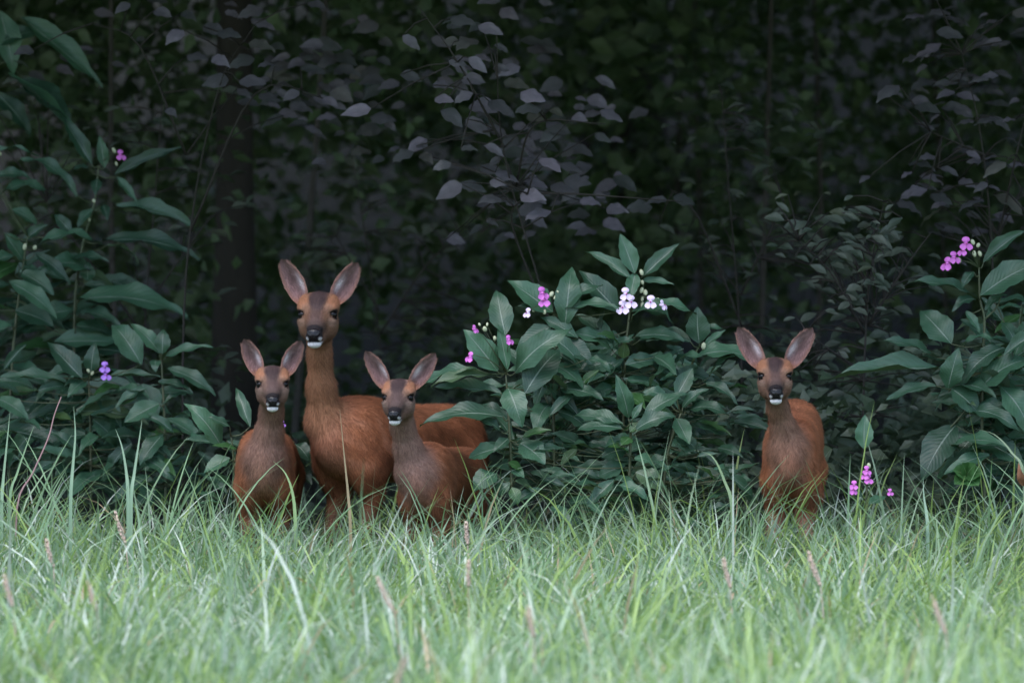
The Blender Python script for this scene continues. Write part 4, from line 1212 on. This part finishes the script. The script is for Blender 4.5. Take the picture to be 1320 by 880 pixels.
single_blade("grass_blade", "pale upright grass stalk in front of the doe's shoulder", [(452, 690), (449, 640), (444, 590), (438, 527)], 19.5, .009, (.30, .24, .14), group=GR)
single_blade("grass_blade", "upright pale blade at the very left edge of the grass", [(2, 660), (4, 620), (9, 570), (13, 530)], 19.5, .010, (.24, .36, .24), group=GR)
single_blade("grass_blade", "slanting blade just right of the left-edge blade", [(12, 650), (22, 610), (34, 575), (44, 548)], 19.5, .008, (.2, .32, .18), group=GR)
single_blade("grass_blade", "tall straight blade below the violet flower on the left", [(91, 650), (94, 600), (97, 560), (95, 524)], 19.45, .010, (.24, .36, .25), group=GR)
single_blade("grass_blade", "left-leaning blade of the V-shaped pair below the left balsam", [(165, 650), (163, 610), (157, 575), (149, 553)], 19.45, .010, (.24, .36, .25), group=GR)
single_blade("grass_blade", "right-leaning blade of the V-shaped pair below the left balsam", [(169, 650), (173, 610), (179, 570), (183, 541)], 19.45, .010, (.25, .37, .26), group=GR)
single_blade("grass_blade", "blade that bends over in front of the left fawn's chest", [(381, 690), (378, 640), (368, 610), (352, 594)], 19.4, .010, (.24, .36, .16), group=GR)
single_blade("grass_blade", "long arching pale blade rooted below the middle fawn and bowing right", [(612, 730), (622, 690), (650, 662), (705, 644)], 18.9, .011, (.28, .38, .27), group=GR)
single_blade("grass_blade", "green blade arching left over the ground right of the clump", [(944, 660), (934, 620), (918, 588), (895, 580)], 19.5, .010, (.22, .32, .17), group=GR)
single_blade("grass_blade", "upright blade beside the low purple flowers on the right", [(1196, 690), (1194, 660), (1191, 640), (1190, 616)], 19.4, .010, (.26, .38, .28), group=GR)
single_blade("grass_blade", "pale bowed blade at the right edge before the balsam stem", [(1320, 620), (1304, 583), (1282, 560), (1256, 552)], 19.5, .009, (.24, .32, .2), group=GR)
single_blade("bare_stem", "reddish bare stem leaning right in the grass on the left", [(22, 655), (42, 610), (62, 565), (70, 535), (79, 511)], 19.5, .007, None, "stem", mat=M_REDSTEM)

def dry_stalk(label, x, y, dx, ln):
    Y = F_PX * (CAM_H - .28) / (y - 187.0)
    b = at(x, y, Y); base = Vector((b.x, Y, 0))
    root = empty("dry_grass_stalk", base, label, "dry grass", "dry seed heads standing in the grass")
    S = Y / F_PX
    p1 = at(x, y + ln * .5, Y) - base; p2 = at(x + dx, y - ln * .5, Y - .02) - base
    root_pt = Vector((-dx * S * .6, .03, 0))
    pl = bez([root_pt, p1, p2], 4)
    V, F = tube_arrays(pl, [.0018] * len(pl), 5)
    link("stalk", mesh_vf("stalk", V, F, M_DRY), root)
    hd = bez([p1, (p1 + p2) / 2 + Vector((dx * S * .12, 0, 0)), p2], 4)
    m = len(hd)
    V, F = tube_arrays(hd, [.0016 + .0022 * math.sin(math.pi * (i + .3) / m) for i in range(m)], 6)
    axd = (p2 - p1).normalized()
    for i in range(30):                       # spikelets
        q_ = hd[min(m - 1, int(i / 30 * m))]
        a_ = i * 2.4; o_ = len(V)
        s1 = Vector((math.cos(a_), math.sin(a_), 0))
        tip = q_ + axd * .016 + s1 * rnd.uniform(.006, .012) * math.sin(math.pi * (.12 + .8 * i / 30))
        sd_ = axd.cross(s1) * .003
        V += [q_, q_ + axd * .007 + s1 * .005 + sd_, q_ + axd * .007 + s1 * .005 - sd_, tip]
        F += [(o_, o_ + 1, o_ + 3), (o_, o_ + 3, o_ + 2), (o_, o_ + 2, o_ + 1), (o_ + 1, o_ + 2, o_ + 3)]
    link("seed_head", mesh_vf("seed_head", V, F, M_DRY), root)
for x, y, dx, ln, lb in ((162, 683, -12, 38, "pinkish dry seed head in the grass in front of the left fawn's left side"),
        (69, 716, -8, 32, "pinkish dry seed head on the left in the middle of the grass"),
        (17, 765, -10, 36, "pale dry seed head at the left edge of the grass"),
        (509, 770, -20, 42, "slanting pink dry seed head below the middle fawn"),
        (603, 690, -2, 26, "small whitish dry seed head in the grass just left of the clump's foot"),
        (604, 742, 0, 30, "faint upright dry seed head straight below the whitish one"),
        (688, 805, -6, 34, "pale dry seed head in the grass below the centre clump"),
        (1058, 736, -14, 40, "slanting pink dry seed head below the right fawn"),
        (1220, 796, -16, 44, "largest whitish dry seed head on the right of the grass"),
        (942, 742, -8, 34, "faint dry seed head between the clump and the right fawn, low in the grass"),
        (510, 868, 10, 34, "blurred dry seed head at the bottom edge below the middle fawn"),
        (125, 772, -10, 34, "blurred dry seed head low on the left, right of the left-edge one")):
    dry_stalk(lb, x, y, dx, ln)
for (pts, lb) in (([(690, 745), (684, 732), (698, 724), (712, 738)], "curled pale dry grass blade lying in the grass below the centre clump"),):
    single_blade("withered_grass", lb, pts, 18.6, .012, (.45, .38, .28), "dry grass")
dl = empty("dead_leaf", at(1316, 612, 19.5), "orange-brown dead leaf caught in the grass at the right edge", "leaf")
me = leaf_mesh("blade", M_LITTER, ovate, .2, .3, 1.0, 7, .6, 90)
put_leaf(me, at(1320, 626, 19.5), at(1313, 596, 19.48), .026, (-.3, -1, .3), dl, "blade")
